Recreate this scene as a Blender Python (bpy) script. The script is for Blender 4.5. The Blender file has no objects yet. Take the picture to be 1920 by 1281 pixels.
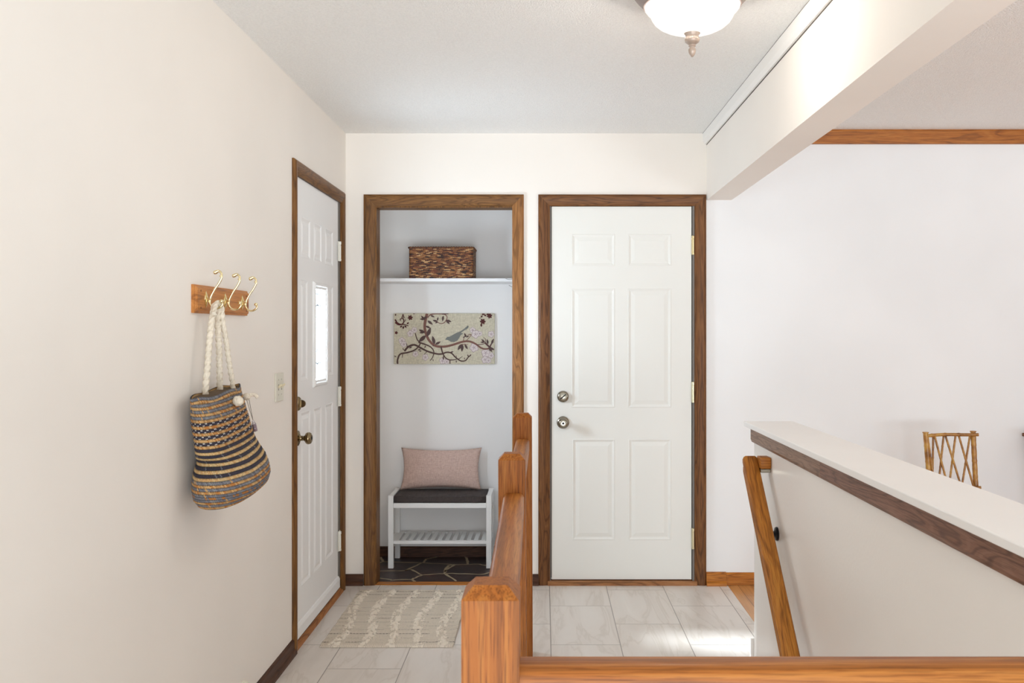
import bpy, bmesh, math, random
from mathutils import Vector, Matrix, noise as mnoise
PI = math.pi
S = bpy.context.scene
COL = S.collection
random.seed(7)

# ------------------------------------------------------------------ camera, world, sun, exposure
F_PX, VPX, VPY, CAMZ = 1830.0, 1020.0, 622.0, 1.381
cam = bpy.data.cameras.new('camera'); camo = bpy.data.objects.new('camera', cam); COL.objects.link(camo)
cam.sensor_fit = 'HORIZONTAL'; cam.sensor_width = 36.0; cam.lens = F_PX / 1920 * 36
cam.shift_x = (960 - VPX) / 1920; cam.shift_y = (VPY - 640.5) / 1920
cam.clip_start = 0.05; cam.clip_end = 100
camo.location = (0, 0, CAMZ); camo.rotation_euler = (PI / 2, 0, 0)
cam.dof.use_dof = True; cam.dof.focus_distance = 4.8; cam.dof.aperture_fstop = 14
S.camera = camo

w = bpy.data.worlds.new('world'); S.world = w; w.use_nodes = True
bg = w.node_tree.nodes['Background']
bg.inputs['Color'].default_value = (0.90, 0.95, 1.0, 1); bg.inputs['Strength'].default_value = 1.3

sun = bpy.data.lights.new('sun', 'SUN'); suno = bpy.data.objects.new('sun', sun); COL.objects.link(suno)
sun.energy = 20.0; sun.angle = math.radians(7); sun.color = (0.93, 0.97, 1.0)
_sd = Vector((1.98, -0.41, -1.37)).normalized()          # through the lite of the entrance door
suno.rotation_euler = _sd.to_track_quat('-Z', 'Y').to_euler(); suno.location = (-3, 5.2, 3)

def area(name, loc, target, sx, sy, power, color):
    l = bpy.data.lights.new(name, 'AREA'); l.shape = 'RECTANGLE'; l.size = sx; l.size_y = sy
    l.energy = power; l.color = color
    o = bpy.data.objects.new(name, l); COL.objects.link(o); o.location = loc
    o.rotation_euler = (Vector(target) - Vector(loc)).to_track_quat('-Z', 'Y').to_euler()
    return o
# daylight from the windows of the rooms behind the camera and at the right, plus added ceiling fill
area('window_light_rear', (0.6, -4.2, 1.6), (0.2, 3.0, 1.3), 3.4, 2.2, 16, (0.90, 0.95, 1.0))
area('ceiling_fill_low', (0.5, -3.6, 0.0), (0.1, 2.2, 2.7), 3.2, 2.0, 330, (0.85, 0.93, 1.0))  # unseen fill, added and tilted up to brighten the ceiling
area('window_light_right', (5.2, 1.6, 1.5), (1.5, 4.4, 1.3), 2.0, 1.5, 3, (0.92, 0.96, 1.0))
area('ceiling_fill_right_low', (4.0, -1.5, 0.1), (2.4, 3.4, 2.6), 2.2, 1.4, 170, (0.84, 0.93, 1.0))  # second added fill, aimed up at the right room's ceiling
# daylight scattered by the textured glass of the entrance door's lite
area('door_lite_daylight', (-1.112, 4.735, 1.368), (0.0, 4.735, 1.367), 0.25, 0.47, 36, (0.82, 0.91, 1.0))

S.view_settings.view_transform = 'Standard'
try: S.view_settings.look = 'None'
except Exception: pass
S.view_settings.gamma = 1.0; S.view_settings.exposure = -0.30; S.view_settings.use_curve_mapping = False
try:
    S.cycles.max_bounces = 14; S.cycles.diffuse_bounces = 8
except Exception: pass

# ------------------------------------------------------------------ helpers
def fx(px, Y): return (px - VPX) * Y / F_PX
def fz(py, Y): return CAMZ - (py - VPY) * Y / F_PX
def floor_pt(px, py, Z=0.0):
    Y = (CAMZ - Z) * F_PX / (py - VPY)
    return Vector((fx(px, Y), Y, Z))

WORG = {}
def obj(name, bm, mat, parent=None, smooth=False, origin=None):
    me = bpy.data.meshes.new(name)
    if parent is not None: org = WORG[parent.name]
    elif origin is not None: org = Vector(origin)
    else:
        xs = [v.co for v in bm.verts]
        org = Vector(((min(c.x for c in xs) + max(c.x for c in xs)) / 2, (min(c.y for c in xs) + max(c.y for c in xs)) / 2, min(c.z for c in xs)))
    for v in bm.verts: v.co -= org
    bmesh.ops.recalc_face_normals(bm, faces=bm.faces[:])
    if smooth is True:
        for f in bm.faces: f.smooth = True
    elif smooth:
        for f in bm.faces: f.smooth = True
        for e in bm.edges:
            if len(e.link_faces) == 2 and e.calc_face_angle(0) > math.radians(smooth): e.smooth = False
    bm.to_mesh(me); bm.free()
    for m in (mat if isinstance(mat, (list, tuple)) else [mat]): me.materials.append(m)
    o = bpy.data.objects.new(name, me); COL.objects.link(o)
    if parent is not None: o.parent = parent; o.location = (0, 0, 0)
    else: o.location = org
    WORG[o.name] = org
    return o
def tag(o, label, cat, group=None):
    o['label'] = label; o['category'] = cat
    if group: o['group'] = group
    return o
def thing(name, loc, label=None, cat=None, group=None):
    o = bpy.data.objects.new(name, None); COL.objects.link(o); o.location = loc
    o.empty_display_size = 0.1
    WORG[o.name] = Vector(loc)
    if label: tag(o, label, cat, group)
    return o
def struct(o): o['kind'] = 'structure'; return o

def box(bm, x0, x1, y0, y1, z0, z1, bev=0.0, seg=2, mi=0):
    vs = [bm.verts.new((x, y, z)) for x in (x0, x1) for y in (y0, y1) for z in (z0, z1)]
    idx = [(0, 1, 3, 2), (4, 6, 7, 5), (0, 4, 5, 1), (2, 3, 7, 6), (0, 2, 6, 4), (1, 5, 7, 3)]
    fs = [bm.faces.new([vs[i] for i in q]) for q in idx]
    for f in fs: f.material_index = mi
    if bev > 0:
        es = {e for f in fs for e in f.edges}
        r = bmesh.ops.bevel(bm, geom=list(es), offset=bev, segments=seg, profile=0.5, affect='EDGES', clamp_overlap=True)
        for f in r['faces']: f.material_index = mi
    return vs
def newbox(*a, **k):
    bm = bmesh.new(); box(bm, *a, **k); return bm
def prism(bm, pts, axis_vec, mi=0):
    a = [bm.verts.new(p) for p in pts]; d = Vector(axis_vec)
    b = [bm.verts.new(Vector(p) + d) for p in pts]; n = len(a)
    f = [bm.faces.new(a), bm.faces.new(b[::-1])]
    for i in range(n): f.append(bm.faces.new((a[i], a[(i + 1) % n], b[(i + 1) % n], b[i])))
    for q in f: q.material_index = mi
    return f
def frames(path):
    P = [Vector(p) for p in path]; n = len(P); T = []
    for i in range(n):
        t = (P[min(i + 1, n - 1)] - P[max(i - 1, 0)]); T.append(t.normalized())
    up = Vector((0, 0, 1)) if abs(T[0].z) < 0.9 else Vector((1, 0, 0))
    u = T[0].cross(up).normalized(); out = []
    for i in range(n):
        u = (u - T[i] * u.dot(T[i])).normalized(); out.append((P[i], T[i], u, T[i].cross(u)))
    return out
def tube(bm, path, r, seg=12, caps=True, rf=None, mi=0):
    fr = frames(path); rings = []; L = 0.0
    for i, (p, t, u, v) in enumerate(fr):
        if i: L += (p - fr[i - 1][0]).length
        rr = r[i] if isinstance(r, (list, tuple)) else r
        ring = []
        for k in range(seg):
            a = 2 * PI * k / seg; q = rf(rr, a, L) if rf else rr
            ring.append(bm.verts.new(p + u * math.cos(a) * q + v * math.sin(a) * q))
        rings.append(ring)
    for i in range(len(rings) - 1):
        for k in range(seg):
            f = bm.faces.new((rings[i][k], rings[i][(k + 1) % seg], rings[i + 1][(k + 1) % seg], rings[i + 1][k])); f.material_index = mi
    if caps:
        bm.faces.new(rings[0][::-1]).material_index = mi; bm.faces.new(rings[-1]).material_index = mi
def lathe(bm, prof, center, axis='Z', seg=48, mi=0, wob=None):
    c = Vector(center); rings = []
    A = {'Z': (Vector((1, 0, 0)), Vector((0, 1, 0)), Vector((0, 0, 1))),
         'X': (Vector((0, 1, 0)), Vector((0, 0, 1)), Vector((1, 0, 0))),
         'Y': (Vector((1, 0, 0)), Vector((0, 0, 1)), Vector((0, 1, 0)))}[axis]
    for r, h in prof:
        if r < 1e-6: rings.append([bm.verts.new(c + A[2] * h)]); continue
        rings.append([bm.verts.new(c + A[2] * h + (A[0] * math.cos(2 * PI * k / seg) + A[1] * math.sin(2 * PI * k / seg)) * r * (wob(2 * PI * k / seg, h) if wob else 1)) for k in range(seg)])
    for i in range(len(rings) - 1):
        a, b = rings[i], rings[i + 1]
        for k in range(seg):
            k2 = (k + 1) % seg
            if len(a) == 1 and len(b) == 1: continue
            if len(a) == 1: f = bm.faces.new((a[0], b[k2], b[k]))
            elif len(b) == 1: f = bm.faces.new((a[k], a[k2], b[0]))
            else: f = bm.faces.new((a[k], a[k2], b[k2], b[k]))
            f.material_index = mi
    for rg, fl in ((rings[0], 1), (rings[-1], 0)):
        if len(rg) > 1: bm.faces.new(rg[::-1] if fl else rg).material_index = mi
def smoothpath(pts, n=8):
    P = [Vector(p) for p in pts]; out = []
    for i in range(len(P) - 1):
        p0 = P[max(i - 1, 0)]; p1 = P[i]; p2 = P[i + 1]; p3 = P[min(i + 2, len(P) - 1)]
        for k in range(n):
            t = k / n
            out.append(0.5 * ((2 * p1) + (p2 - p0) * t + (2 * p0 - 5 * p1 + 4 * p2 - p3) * t * t + (3 * p1 - p0 - 3 * p2 + p3) * t ** 3))
    out.append(P[-1]); return out

# ------------------------------------------------------------------ materials
def srgb(r, g, b):
    f = lambda c: (c / 255 / 12.92) if c / 255 <= 0.04045 else ((c / 255 + 0.055) / 1.055) ** 2.4
    return (f(r), f(g), f(b), 1)
class NT:
    def __init__(s, name):
        s.m = bpy.data.materials.new(name); s.m.use_nodes = True; s.t = s.m.node_tree
        s.b = s.t.nodes['Principled BSDF']; s.out = s.t.nodes['Material Output']
    def n(s, kind, **k):
        nd = s.t.nodes.new(kind)
        for a, v in k.items():
            if hasattr(nd, a) and a not in ('inputs',): setattr(nd, a, v)
        return nd
    def l(s, a, b): s.t.links.new(a, b)
    def setb(s, **k):
        for a, v in k.items(): s.b.inputs[a.replace('_', ' ')].default_value = v
def simple(name, col, rough=0.5, metal=0.0, spec=0.5, **k):
    t = NT(name); t.setb(Base_Color=col, Roughness=rough, Metallic=metal)
    t.b.inputs['Specular IOR Level'].default_value = spec
    return t.m
def ramp(t, stops, interp='LINEAR'):
    r = t.n('ShaderNodeValToRGB'); cr = r.color_ramp; cr.interpolation = interp
    while len(cr.elements) < len(stops): cr.elements.new(0.5)
    for e, (p, c) in zip(cr.elements, stops): e.position = p; e.color = c
    return r
def paint(name, col, bump=0.06, scale=60, rough=0.75, var=0.03):
    t = NT(name); tc = t.n('ShaderNodeTexCoord')
    n1 = t.n('ShaderNodeTexNoise'); n1.inputs['Scale'].default_value = 1.3; n1.inputs['Detail'].default_value = 3
    t.l(tc.outputs['Object'], n1.inputs['Vector'])
    d = tuple(c * (1 - var) for c in col[:3]) + (1,); u = tuple(min(1, c * (1 + var)) for c in col[:3]) + (1,)
    r = ramp(t, [(0.3, d), (0.7, u)]); t.l(n1.outputs['Fac'], r.inputs['Fac']); t.l(r.outputs['Color'], t.b.inputs['Base Color'])
    n2 = t.n('ShaderNodeTexNoise'); n2.inputs['Scale'].default_value = scale; n2.inputs['Detail'].default_value = 4
    t.l(tc.outputs['Object'], n2.inputs['Vector'])
    b = t.n('ShaderNodeBump'); b.inputs['Strength'].default_value = bump; b.inputs['Distance'].default_value = 0.004
    t.l(n2.outputs['Fac'], b.inputs['Height']); t.l(b.outputs['Normal'], t.b.inputs['Normal'])
    t.setb(Roughness=rough); return t.m
def popcorn(name, col):
    t = NT(name); tc = t.n('ShaderNodeTexCoord')
    v = t.n('ShaderNodeTexVoronoi'); v.inputs['Scale'].default_value = 170
    n = t.n('ShaderNodeTexNoise'); n.inputs['Scale'].default_value = 110; n.inputs['Detail'].default_value = 5; n.inputs['Roughness'].default_value = 0.7
    for q in (v, n): t.l(tc.outputs['Object'], q.inputs['Vector'])
    mx = t.n('ShaderNodeMath', operation='SUBTRACT'); t.l(n.outputs['Fac'], mx.inputs[0]); t.l(v.outputs['Distance'], mx.inputs[1])
    b = t.n('ShaderNodeBump'); b.inputs['Strength'].default_value = 0.55; b.inputs['Distance'].default_value = 0.006
    t.l(mx.outputs[0], b.inputs['Height']); t.l(b.outputs['Normal'], t.b.inputs['Normal'])
    d = tuple(c * 0.9 for c in col[:3]) + (1,)
    r = ramp(t, [(0.25, d), (0.6, col)]); t.l(n.outputs['Fac'], r.inputs['Fac']); t.l(r.outputs['Color'], t.b.inputs['Base Color'])
    t.setb(Roughness=0.95); return t.m
def wood(name, dark, mid, light, axis='Z', rough=0.45, rot=(0, 0, 0), off=0.0, pore=0.55, figure=1.0, coat=0.02, ac=6.0, al=0.55):
    t = NT(name); tc = t.n('ShaderNodeTexCoord')
    mp0 = t.n('ShaderNodeMapping'); mp0.inputs['Rotation'].default_value = rot
    mp0.inputs['Location'].default_value = (off, off * 0.7, off * 1.3); t.l(tc.outputs['Object'], mp0.inputs['Vector'])
    def strch(al, ac):
        m = t.n('ShaderNodeMapping'); s = [ac] * 3; s['XYZ'.index(axis)] = al; m.inputs['Scale'].default_value = s
        t.l(mp0.outputs['Vector'], m.inputs['Vector']); return m
    m1 = strch(al, ac)
    n1 = t.n('ShaderNodeTexNoise'); n1.inputs['Scale'].default_value = 2.2; n1.inputs['Detail'].default_value = 2.5; n1.inputs['Distortion'].default_value = 0.5 * figure
    t.l(m1.outputs[0], n1.inputs['Vector'])
    mu = t.n('ShaderNodeMath', operation='MULTIPLY'); mu.inputs[1].default_value = 85.0 * figure; t.l(n1.outputs['Fac'], mu.inputs[0])
    sn = t.n('ShaderNodeMath', operation='SINE'); t.l(mu.outputs[0], sn.inputs[0])
    ad = t.n('ShaderNodeMath', operation='MULTIPLY_ADD'); ad.inputs[1].default_value = 0.5; ad.inputs[2].default_value = 0.5; t.l(sn.outputs[0], ad.inputs[0])
    m2 = strch(14, 420)
    n2 = t.n('ShaderNodeTexNoise'); n2.inputs['Scale'].default_value = 1.0; n2.inputs['Detail'].default_value = 3; t.l(m2.outputs[0], n2.inputs['Vector'])
    m3 = strch(1.0, 14)
    n3 = t.n('ShaderNodeTexNoise'); n3.inputs['Scale'].default_value = 1.0; n3.inputs['Detail'].default_value = 2; t.l(m3.outputs[0], n3.inputs['Vector'])
    r1 = ramp(t, [(0.0, dark), (0.22, mid), (0.75, mid), (1.0, light)]); t.l(ad.outputs[0], r1.inputs['Fac'])
    r3 = ramp(t, [(0.3, mid), (0.7, light)]); t.l(n3.outputs['Fac'], r3.inputs['Fac'])
    mx = t.n('ShaderNodeMix', data_type='RGBA'); mx.inputs['Factor'].default_value = 0.42
    t.l(r1.outputs['Color'], mx.inputs['A']); t.l(r3.outputs['Color'], mx.inputs['B'])
    r2 = ramp(t, [(0.38, dark), (0.5, (1, 1, 1, 1))]); r2.color_ramp.elements[0].color = (0.45, 0.38, 0.33, 1)
    t.l(n2.outputs['Fac'], r2.inputs['Fac'])
    mm = t.n('ShaderNodeMix', data_type='RGBA', blend_type='MULTIPLY'); mm.inputs['Factor'].default_value = pore
    t.l(mx.outputs['Result'], mm.inputs['A']); t.l(r2.outputs['Color'], mm.inputs['B'])
    t.l(mm.outputs['Result'], t.b.inputs['Base Color'])
    b = t.n('ShaderNodeBump'); b.inputs['Strength'].default_value = 0.12; b.inputs['Distance'].default_value = 0.002
    t.l(n2.outputs['Fac'], b.inputs['Height']); t.l(b.outputs['Normal'], t.b.inputs['Normal'])
    t.setb(Roughness=rough); t.b.inputs['Specular IOR Level'].default_value = 0.22; t.b.inputs['Coat Weight'].default_value = coat; t.b.inputs['Coat Roughness'].default_value = 0.2
    return t.m
DK = dict(dark=srgb(58, 34, 14), mid=srgb(112, 74, 36), light=srgb(132, 92, 48))
DR = dict(dark=srgb(54, 30, 14), mid=srgb(106, 66, 34), light=srgb(126, 84, 46))
GD = dict(dark=srgb(84, 52, 24), mid=srgb(142, 96, 54), light=srgb(162, 114, 68))
BS = dict(dark=srgb(40, 22, 14), mid=srgb(74, 44, 28), light=srgb(90, 58, 38))
HN = dict(dark=srgb(112, 60, 20), mid=srgb(154, 88, 32), light=srgb(168, 106, 46))
HT = dict(dark=srgb(112, 60, 16), mid=srgb(176, 106, 34), light=srgb(190, 124, 50))
PF = dict(dark=srgb(160, 98, 44), mid=srgb(200, 138, 76), light=srgb(214, 158, 100))
def var(d, axis, off=0, **k): return wood('oak_%s_%s_%d' % (k.pop('tag', 'w'), axis, int(off * 10)), d['dark'], d['mid'], d['light'], axis=axis, off=off, **k)

M = {}
M['wall'] = paint('wall_paint', srgb(237, 231, 223))
M['wall_cool'] = paint('wall_paint_dining', srgb(234, 235, 235))
M['closet'] = paint('closet_paint', srgb(238, 236, 234))
M['half'] = paint('half_wall_paint', srgb(238, 232, 224), rough=0.35, bump=0.10, scale=90)
M['trimwhite'] = paint('trim_white', srgb(236, 234, 230), rough=0.5, bump=0.02)
M['cap'] = paint('cap_white', srgb(242, 239, 235), rough=0.42, bump=0.03)
M['ceil'] = popcorn('ceiling_texture', srgb(243, 242, 239))
M['door'] = paint('door_paint', srgb(228, 227, 221), rough=0.6, bump=0.015, var=0.012)
M['door_cool'] = paint('door_paint_cool', srgb(238, 238, 237), rough=0.58, bump=0.015, var=0.012)
M['jamb'] = simple('jamb_grey', srgb(118, 112, 106), 0.6)
M['gap'] = simple('gap_dark', srgb(38, 26, 22), 0.8)
M['brass'] = simple('polished_brass', srgb(238, 222, 176), 0.16, 1.0)
M['hinge_brass'] = simple('hinge_brass', srgb(214, 204, 170), 0.3, 0.8)
M['hinge_white'] = simple('hinge_white', srgb(226, 224, 214), 0.4)
M['nickel'] = simple('antique_nickel', srgb(150, 143, 128), 0.2, 1.0)
M['antique'] = simple('antique_brass', srgb(140, 122, 92), 0.24, 1.0)
M['dark'] = simple('dark_slot', srgb(20, 18, 16), 0.6)
M['black'] = simple('black_metal', srgb(24, 26, 30), 0.3, 0.5)
M['ivory'] = simple('ivory_plastic', srgb(222, 218, 202), 0.4)
M['ivory2'] = simple('ivory_toggle', srgb(224, 212, 180), 0.4)
M['benchw'] = simple('bench_white', srgb(240, 240, 239), 0.42)
M['came'] = simple('lead_came', srgb(120, 128, 134), 0.5)

def tile_mat():
    t = NT('floor_tile'); tc = t.n('ShaderNodeTexCoord'); sp = t.n('ShaderNodeSeparateXYZ'); t.l(tc.outputs['Object'], sp.inputs[0])
    cb = t.n('ShaderNodeCombineXYZ')
    a = t.n('ShaderNodeMath', operation='SUBTRACT'); a.inputs[1].default_value = 4.607; t.l(sp.outputs['Y'], a.inputs[0])
    b = t.n('ShaderNodeMath', operation='SUBTRACT'); b.inputs[1].default_value = 0.030; t.l(sp.outputs['X'], b.inputs[0])
    t.l(a.outputs[0], cb.inputs[0]); t.l(b.outputs[0], cb.inputs[1])
    br = t.n('ShaderNodeTexBrick'); br.offset = 0.5; br.offset_frequency = 2
    for k, v in (('Scale', 1.0), ('Brick Width', 0.61), ('Row Height', 0.307), ('Mortar Size', 0.0022), ('Mortar Smooth', 0.2), ('Bias', 0.0)): br.inputs[k].default_value = v
    br.inputs['Color1'].default_value = (0.35, 0.35, 0.35, 1); br.inputs['Color2'].default_value = (0.65, 0.65, 0.65, 1); br.inputs['Mortar'].default_value = (0.5, 0.5, 0.5, 1)
    t.l(cb.outputs[0], br.inputs['Vector'])
    # veins, shifted from tile to tile
    sc = t.n('ShaderNodeVectorMath', operation='SCALE'); sc.inputs['Scale'].default_value = 9.0; t.l(br.outputs['Color'], sc.inputs[0])
    av = t.n('ShaderNodeVectorMath', operation='ADD'); t.l(tc.outputs['Object'], av.inputs[0]); t.l(sc.outputs[0], av.inputs[1])
    mp = t.n('ShaderNodeMapping'); mp.inputs['Scale'].default_value = (8.0, 1.3, 1); mp.inputs['Rotation'].default_value = (0, 0, 0.38); t.l(av.outputs[0], mp.inputs['Vector'])
    n = t.n('ShaderNodeTexNoise'); n.inputs['Scale'].default_value = 1.1; n.inputs['Detail'].default_value = 5; n.inputs['Distortion'].default_value = 0.7; t.l(mp.outputs[0], n.inputs['Vector'])
    r = ramp(t, [(0.30, srgb(208, 199, 189)), (0.47, srgb(216, 208, 199)), (0.50, srgb(206, 197, 186)), (0.53, srgb(217, 209, 200)), (0.75, srgb(224, 218, 210))])
    t.l(n.outputs['Fac'], r.inputs['Fac'])
    m1 = t.n('ShaderNodeMix', data_type='RGBA', blend_type='OVERLAY'); m1.inputs['Factor'].default_value = 0.10
    t.l(r.outputs['Color'], m1.inputs['A']); t.l(br.outputs['Color'], m1.inputs['B'])
    m2 = t.n('ShaderNodeMix', data_type='RGBA'); t.l(br.outputs['Fac'], m2.inputs['Factor']); t.l(m1.outputs['Result'], m2.inputs['A'])
    m2.inputs['B'].default_value = srgb(146, 137, 128); t.l(m2.outputs['Result'], t.b.inputs['Base Color'])
    bp = t.n('ShaderNodeBump'); bp.invert = True; bp.inputs['Strength'].default_value = 0.4; bp.inputs['Distance'].default_value = 0.001
    t.l(br.outputs['Fac'], bp.inputs['Height']); t.l(bp.outputs['Normal'], t.b.inputs['Normal'])
    t.setb(Roughness=0.33); return t.m
M['tile'] = tile_mat()
def plank_mat():
    t = NT('plank_floor'); tc = t.n('ShaderNodeTexCoord'); sp = t.n('ShaderNodeSeparateXYZ'); t.l(tc.outputs['Object'], sp.inputs[0])
    cb = t.n('ShaderNodeCombineXYZ'); t.l(sp.outputs['Y'], cb.inputs[0])
    b = t.n('ShaderNodeMath', operation='SUBTRACT'); b.inputs[1].default_value = 1.054 - 0.083 * 20; t.l(sp.outputs['X'], b.inputs[0]); t.l(b.outputs[0], cb.inputs[1])
    br = t.n('ShaderNodeTexBrick'); br.offset = 0.37
    for k, v in (('Scale', 1.0), ('Brick Width', 1.1), ('Row Height', 0.083), ('Mortar Size', 0.0012), ('Mortar Smooth', 0.1)): br.inputs[k].default_value = v
    br.inputs['Color1'].default_value = srgb(190, 132, 76); br.inputs['Color2'].default_value = srgb(206, 150, 92); br.inputs['Mortar'].default_value = srgb(96, 60, 30)
    t.l(cb.outputs[0], br.inputs['Vector'])
    mp = t.n('ShaderNodeMapping'); mp.inputs['Scale'].default_value = (60, 2.5, 1); t.l(tc.outputs['Object'], mp.inputs['Vector'])
    n = t.n('ShaderNodeTexNoise'); n.inputs['Scale'].default_value = 1; n.inputs['Detail'].default_value = 4; t.l(mp.outputs[0], n.inputs['Vector'])
    r = ramp(t, [(0.35, srgb(190, 170, 150)), (0.6, (1, 1, 1, 1))]); t.l(n.outputs['Fac'], r.inputs['Fac'])
    m = t.n('ShaderNodeMix', data_type='RGBA', blend_type='MULTIPLY'); m.inputs['Factor'].default_value = 0.5
    t.l(br.outputs['Color'], m.inputs['A']); t.l(r.outputs['Color'], m.inputs['B']); t.l(m.outputs['Result'], t.b.inputs['Base Color'])
    t.setb(Roughness=0.3); return t.m
M['plank'] = plank_mat()
def slate_mat():
    t = NT('slate'); tc = t.n('ShaderNodeTexCoord'); n = t.n('ShaderNodeTexNoise'); n.inputs['Scale'].default_value = 5; n.inputs['Detail'].default_value = 6
    t.l(tc.outputs['Object'], n.inputs['Vector'])
    r = ramp(t, [(0.35, srgb(38, 22, 20)), (0.55, srgb(52, 32, 28)), (0.75, srgb(72, 42, 30))]); t.l(n.outputs['Fac'], r.inputs['Fac']); t.l(r.outputs['Color'], t.b.inputs['Base Color'])
    n2 = t.n('ShaderNodeTexNoise'); n2.inputs['Scale'].default_value = 40; n2.inputs['Detail'].default_value = 5; t.l(tc.outputs['Object'], n2.inputs['Vector'])
    b = t.n('ShaderNodeBump'); b.inputs['Strength'].default_value = 0.3; b.inputs['Distance'].default_value = 0.004; t.l(n2.outputs['Fac'], b.inputs['Height']); t.l(b.outputs['Normal'], t.b.inputs['Normal'])
    t.setb(Roughness=0.45); return t.m
M['slate'] = slate_mat()
M['grout'] = paint('slate_grout', srgb(166, 150, 122), bump=0.1)
def fabric(name, c1, c2, sx=900, rough=0.9, bump=0.3):
    t = NT(name); tc = t.n('ShaderNodeTexCoord')
    outs = []
    for s in ((sx, 12, 60), (60, 12, sx)):
        mp = t.n('ShaderNodeMapping'); mp.inputs['Scale'].default_value = s; t.l(tc.outputs['Object'], mp.inputs['Vector'])
        n = t.n('ShaderNodeTexNoise'); n.inputs['Scale'].default_value = 1; n.inputs['Detail'].default_value = 2; t.l(mp.outputs[0], n.inputs['Vector']); outs.append(n)
    a = t.n('ShaderNodeMath', operation='ADD'); t.l(outs[0].outputs['Fac'], a.inputs[0]); t.l(outs[1].outputs['Fac'], a.inputs[1])
    d = t.n('ShaderNodeMath', operation='MULTIPLY'); d.inputs[1].default_value = 0.5; t.l(a.outputs[0], d.inputs[0])
    r = ramp(t, [(0.38, c1), (0.62, c2)]); t.l(d.outputs[0], r.inputs['Fac']); t.l(r.outputs['Color'], t.b.inputs['Base Color'])
    b = t.n('ShaderNodeBump'); b.inputs['Strength'].default_value = bump; b.inputs['Distance'].default_value = 0.002; t.l(d.outputs[0], b.inputs['Height']); t.l(b.outputs['Normal'], t.b.inputs['Normal'])
    t.setb(Roughness=rough); return t.m
M['pillow'] = fabric('pillow_linen', srgb(186, 156, 145), srgb(214, 188, 176), 500)
M['cushion'] = fabric('cushion_charcoal', srgb(60, 52, 51), srgb(78, 70, 68), 700)
M['linen'] = fabric('canvas_linen', srgb(186, 178, 156), srgb(216, 208, 186), 420, bump=0.15)
M['rope'] = fabric('cotton_rope', srgb(206, 194, 174), srgb(232, 222, 204), 700)
def vcol(name, rough=0.85, bumpscale=0):
    t = NT(name); a = t.n('ShaderNodeVertexColor'); a.layer_name = 'Col'
    t.l(a.outputs['Color'], t.b.inputs['Base Color']); t.setb(Roughness=rough)
    if bumpscale:
        tc = t.n('ShaderNodeTexCoord'); n = t.n('ShaderNodeTexNoise'); n.inputs['Scale'].default_value = bumpscale; n.inputs['Detail'].default_value = 4; t.l(tc.outputs['Object'], n.inputs['Vector'])
        b = t.n('ShaderNodeBump'); b.inputs['Strength'].default_value = 0.4; b.inputs['Distance'].default_value = 0.002; t.l(n.outputs['Fac'], b.inputs['Height']); t.l(b.outputs['Normal'], t.b.inputs['Normal'])
    return t.m
M['bagweave'] = vcol('bag_weave', 0.9, 500)
M['basket'] = vcol('basket_weave', 0.6, 400)
M['rug'] = vcol('rug_weave', 0.95, 500)
def emis(name, col, strength):
    t = NT(name); t.setb(Base_Color=col, Roughness=0.4); t.b.inputs['Emission Color'].default_value = col; t.b.inputs['Emission Strength'].default_value = strength; return t.m
def alabaster():
    t = NT('lamp_glass'); tc = t.n('ShaderNodeTexCoord'); n = t.n('ShaderNodeTexNoise'); n.inputs['Scale'].default_value = 9; n.inputs['Detail'].default_value = 3; n.inputs['Distortion'].default_value = 1.5
    t.l(tc.outputs['Object'], n.inputs['Vector']); r = ramp(t, [(0.35, (1.0, .93, .86, 1)), (0.6, (1, .985, .955, 1))]); t.l(n.outputs['Fac'], r.inputs['Fac'])
    e = t.n('ShaderNodeEmission'); e.inputs['Strength'].default_value = 1.5; t.l(r.outputs['Color'], e.inputs['Color'])
    g = t.n('ShaderNodeBsdfGlossy'); g.inputs['Roughness'].default_value = .2; tr = t.n('ShaderNodeBsdfTransparent')
    m1 = t.n('ShaderNodeMixShader'); m1.inputs[0].default_value = .04; t.l(e.outputs[0], m1.inputs[1]); t.l(g.outputs[0], m1.inputs[2])
    m2 = t.n('ShaderNodeMixShader'); m2.inputs[0].default_value = .25; t.l(m1.outputs[0], m2.inputs[1]); t.l(tr.outputs[0], m2.inputs[2]); t.l(m2.outputs[0], t.out.inputs['Surface']); return t.m
M['glow'] = alabaster()
def pane():
    t = NT('lite_glass'); tr = t.n('ShaderNodeBsdfTransparent'); gl = t.n('ShaderNodeBsdfGlossy'); gl.inputs['Roughness'].default_value = 0.1
    tr.inputs['Color'].default_value = (0.93, 0.97, 1, 1)
    mx = t.n('ShaderNodeMixShader'); mx.inputs[0].default_value = 0.06; t.l(tr.outputs[0], mx.inputs[1]); t.l(gl.outputs[0], mx.inputs[2]); t.l(mx.outputs[0], t.out.inputs['Surface']); return t.m
M['pane'] = pane()
def vial():
    t = NT('vial_glass'); t.setb(Base_Color=srgb(215, 210, 214), Roughness=0.08); t.b.inputs['Transmission Weight'].default_value = 0.7; t.b.inputs['Alpha'].default_value = 0.75; return t.m
M['vial'] = vial()
M['vialfill'] = simple('purple_beads', srgb(116, 52, 84), 0.5)
M['bronze'] = simple('lamp_bronze', srgb(150, 132, 124), 0.4, 0.25)
M['finial'] = simple('lamp_finial', srgb(178, 160, 146), 0.4, 0.3)
M['bamboo'] = None
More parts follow.
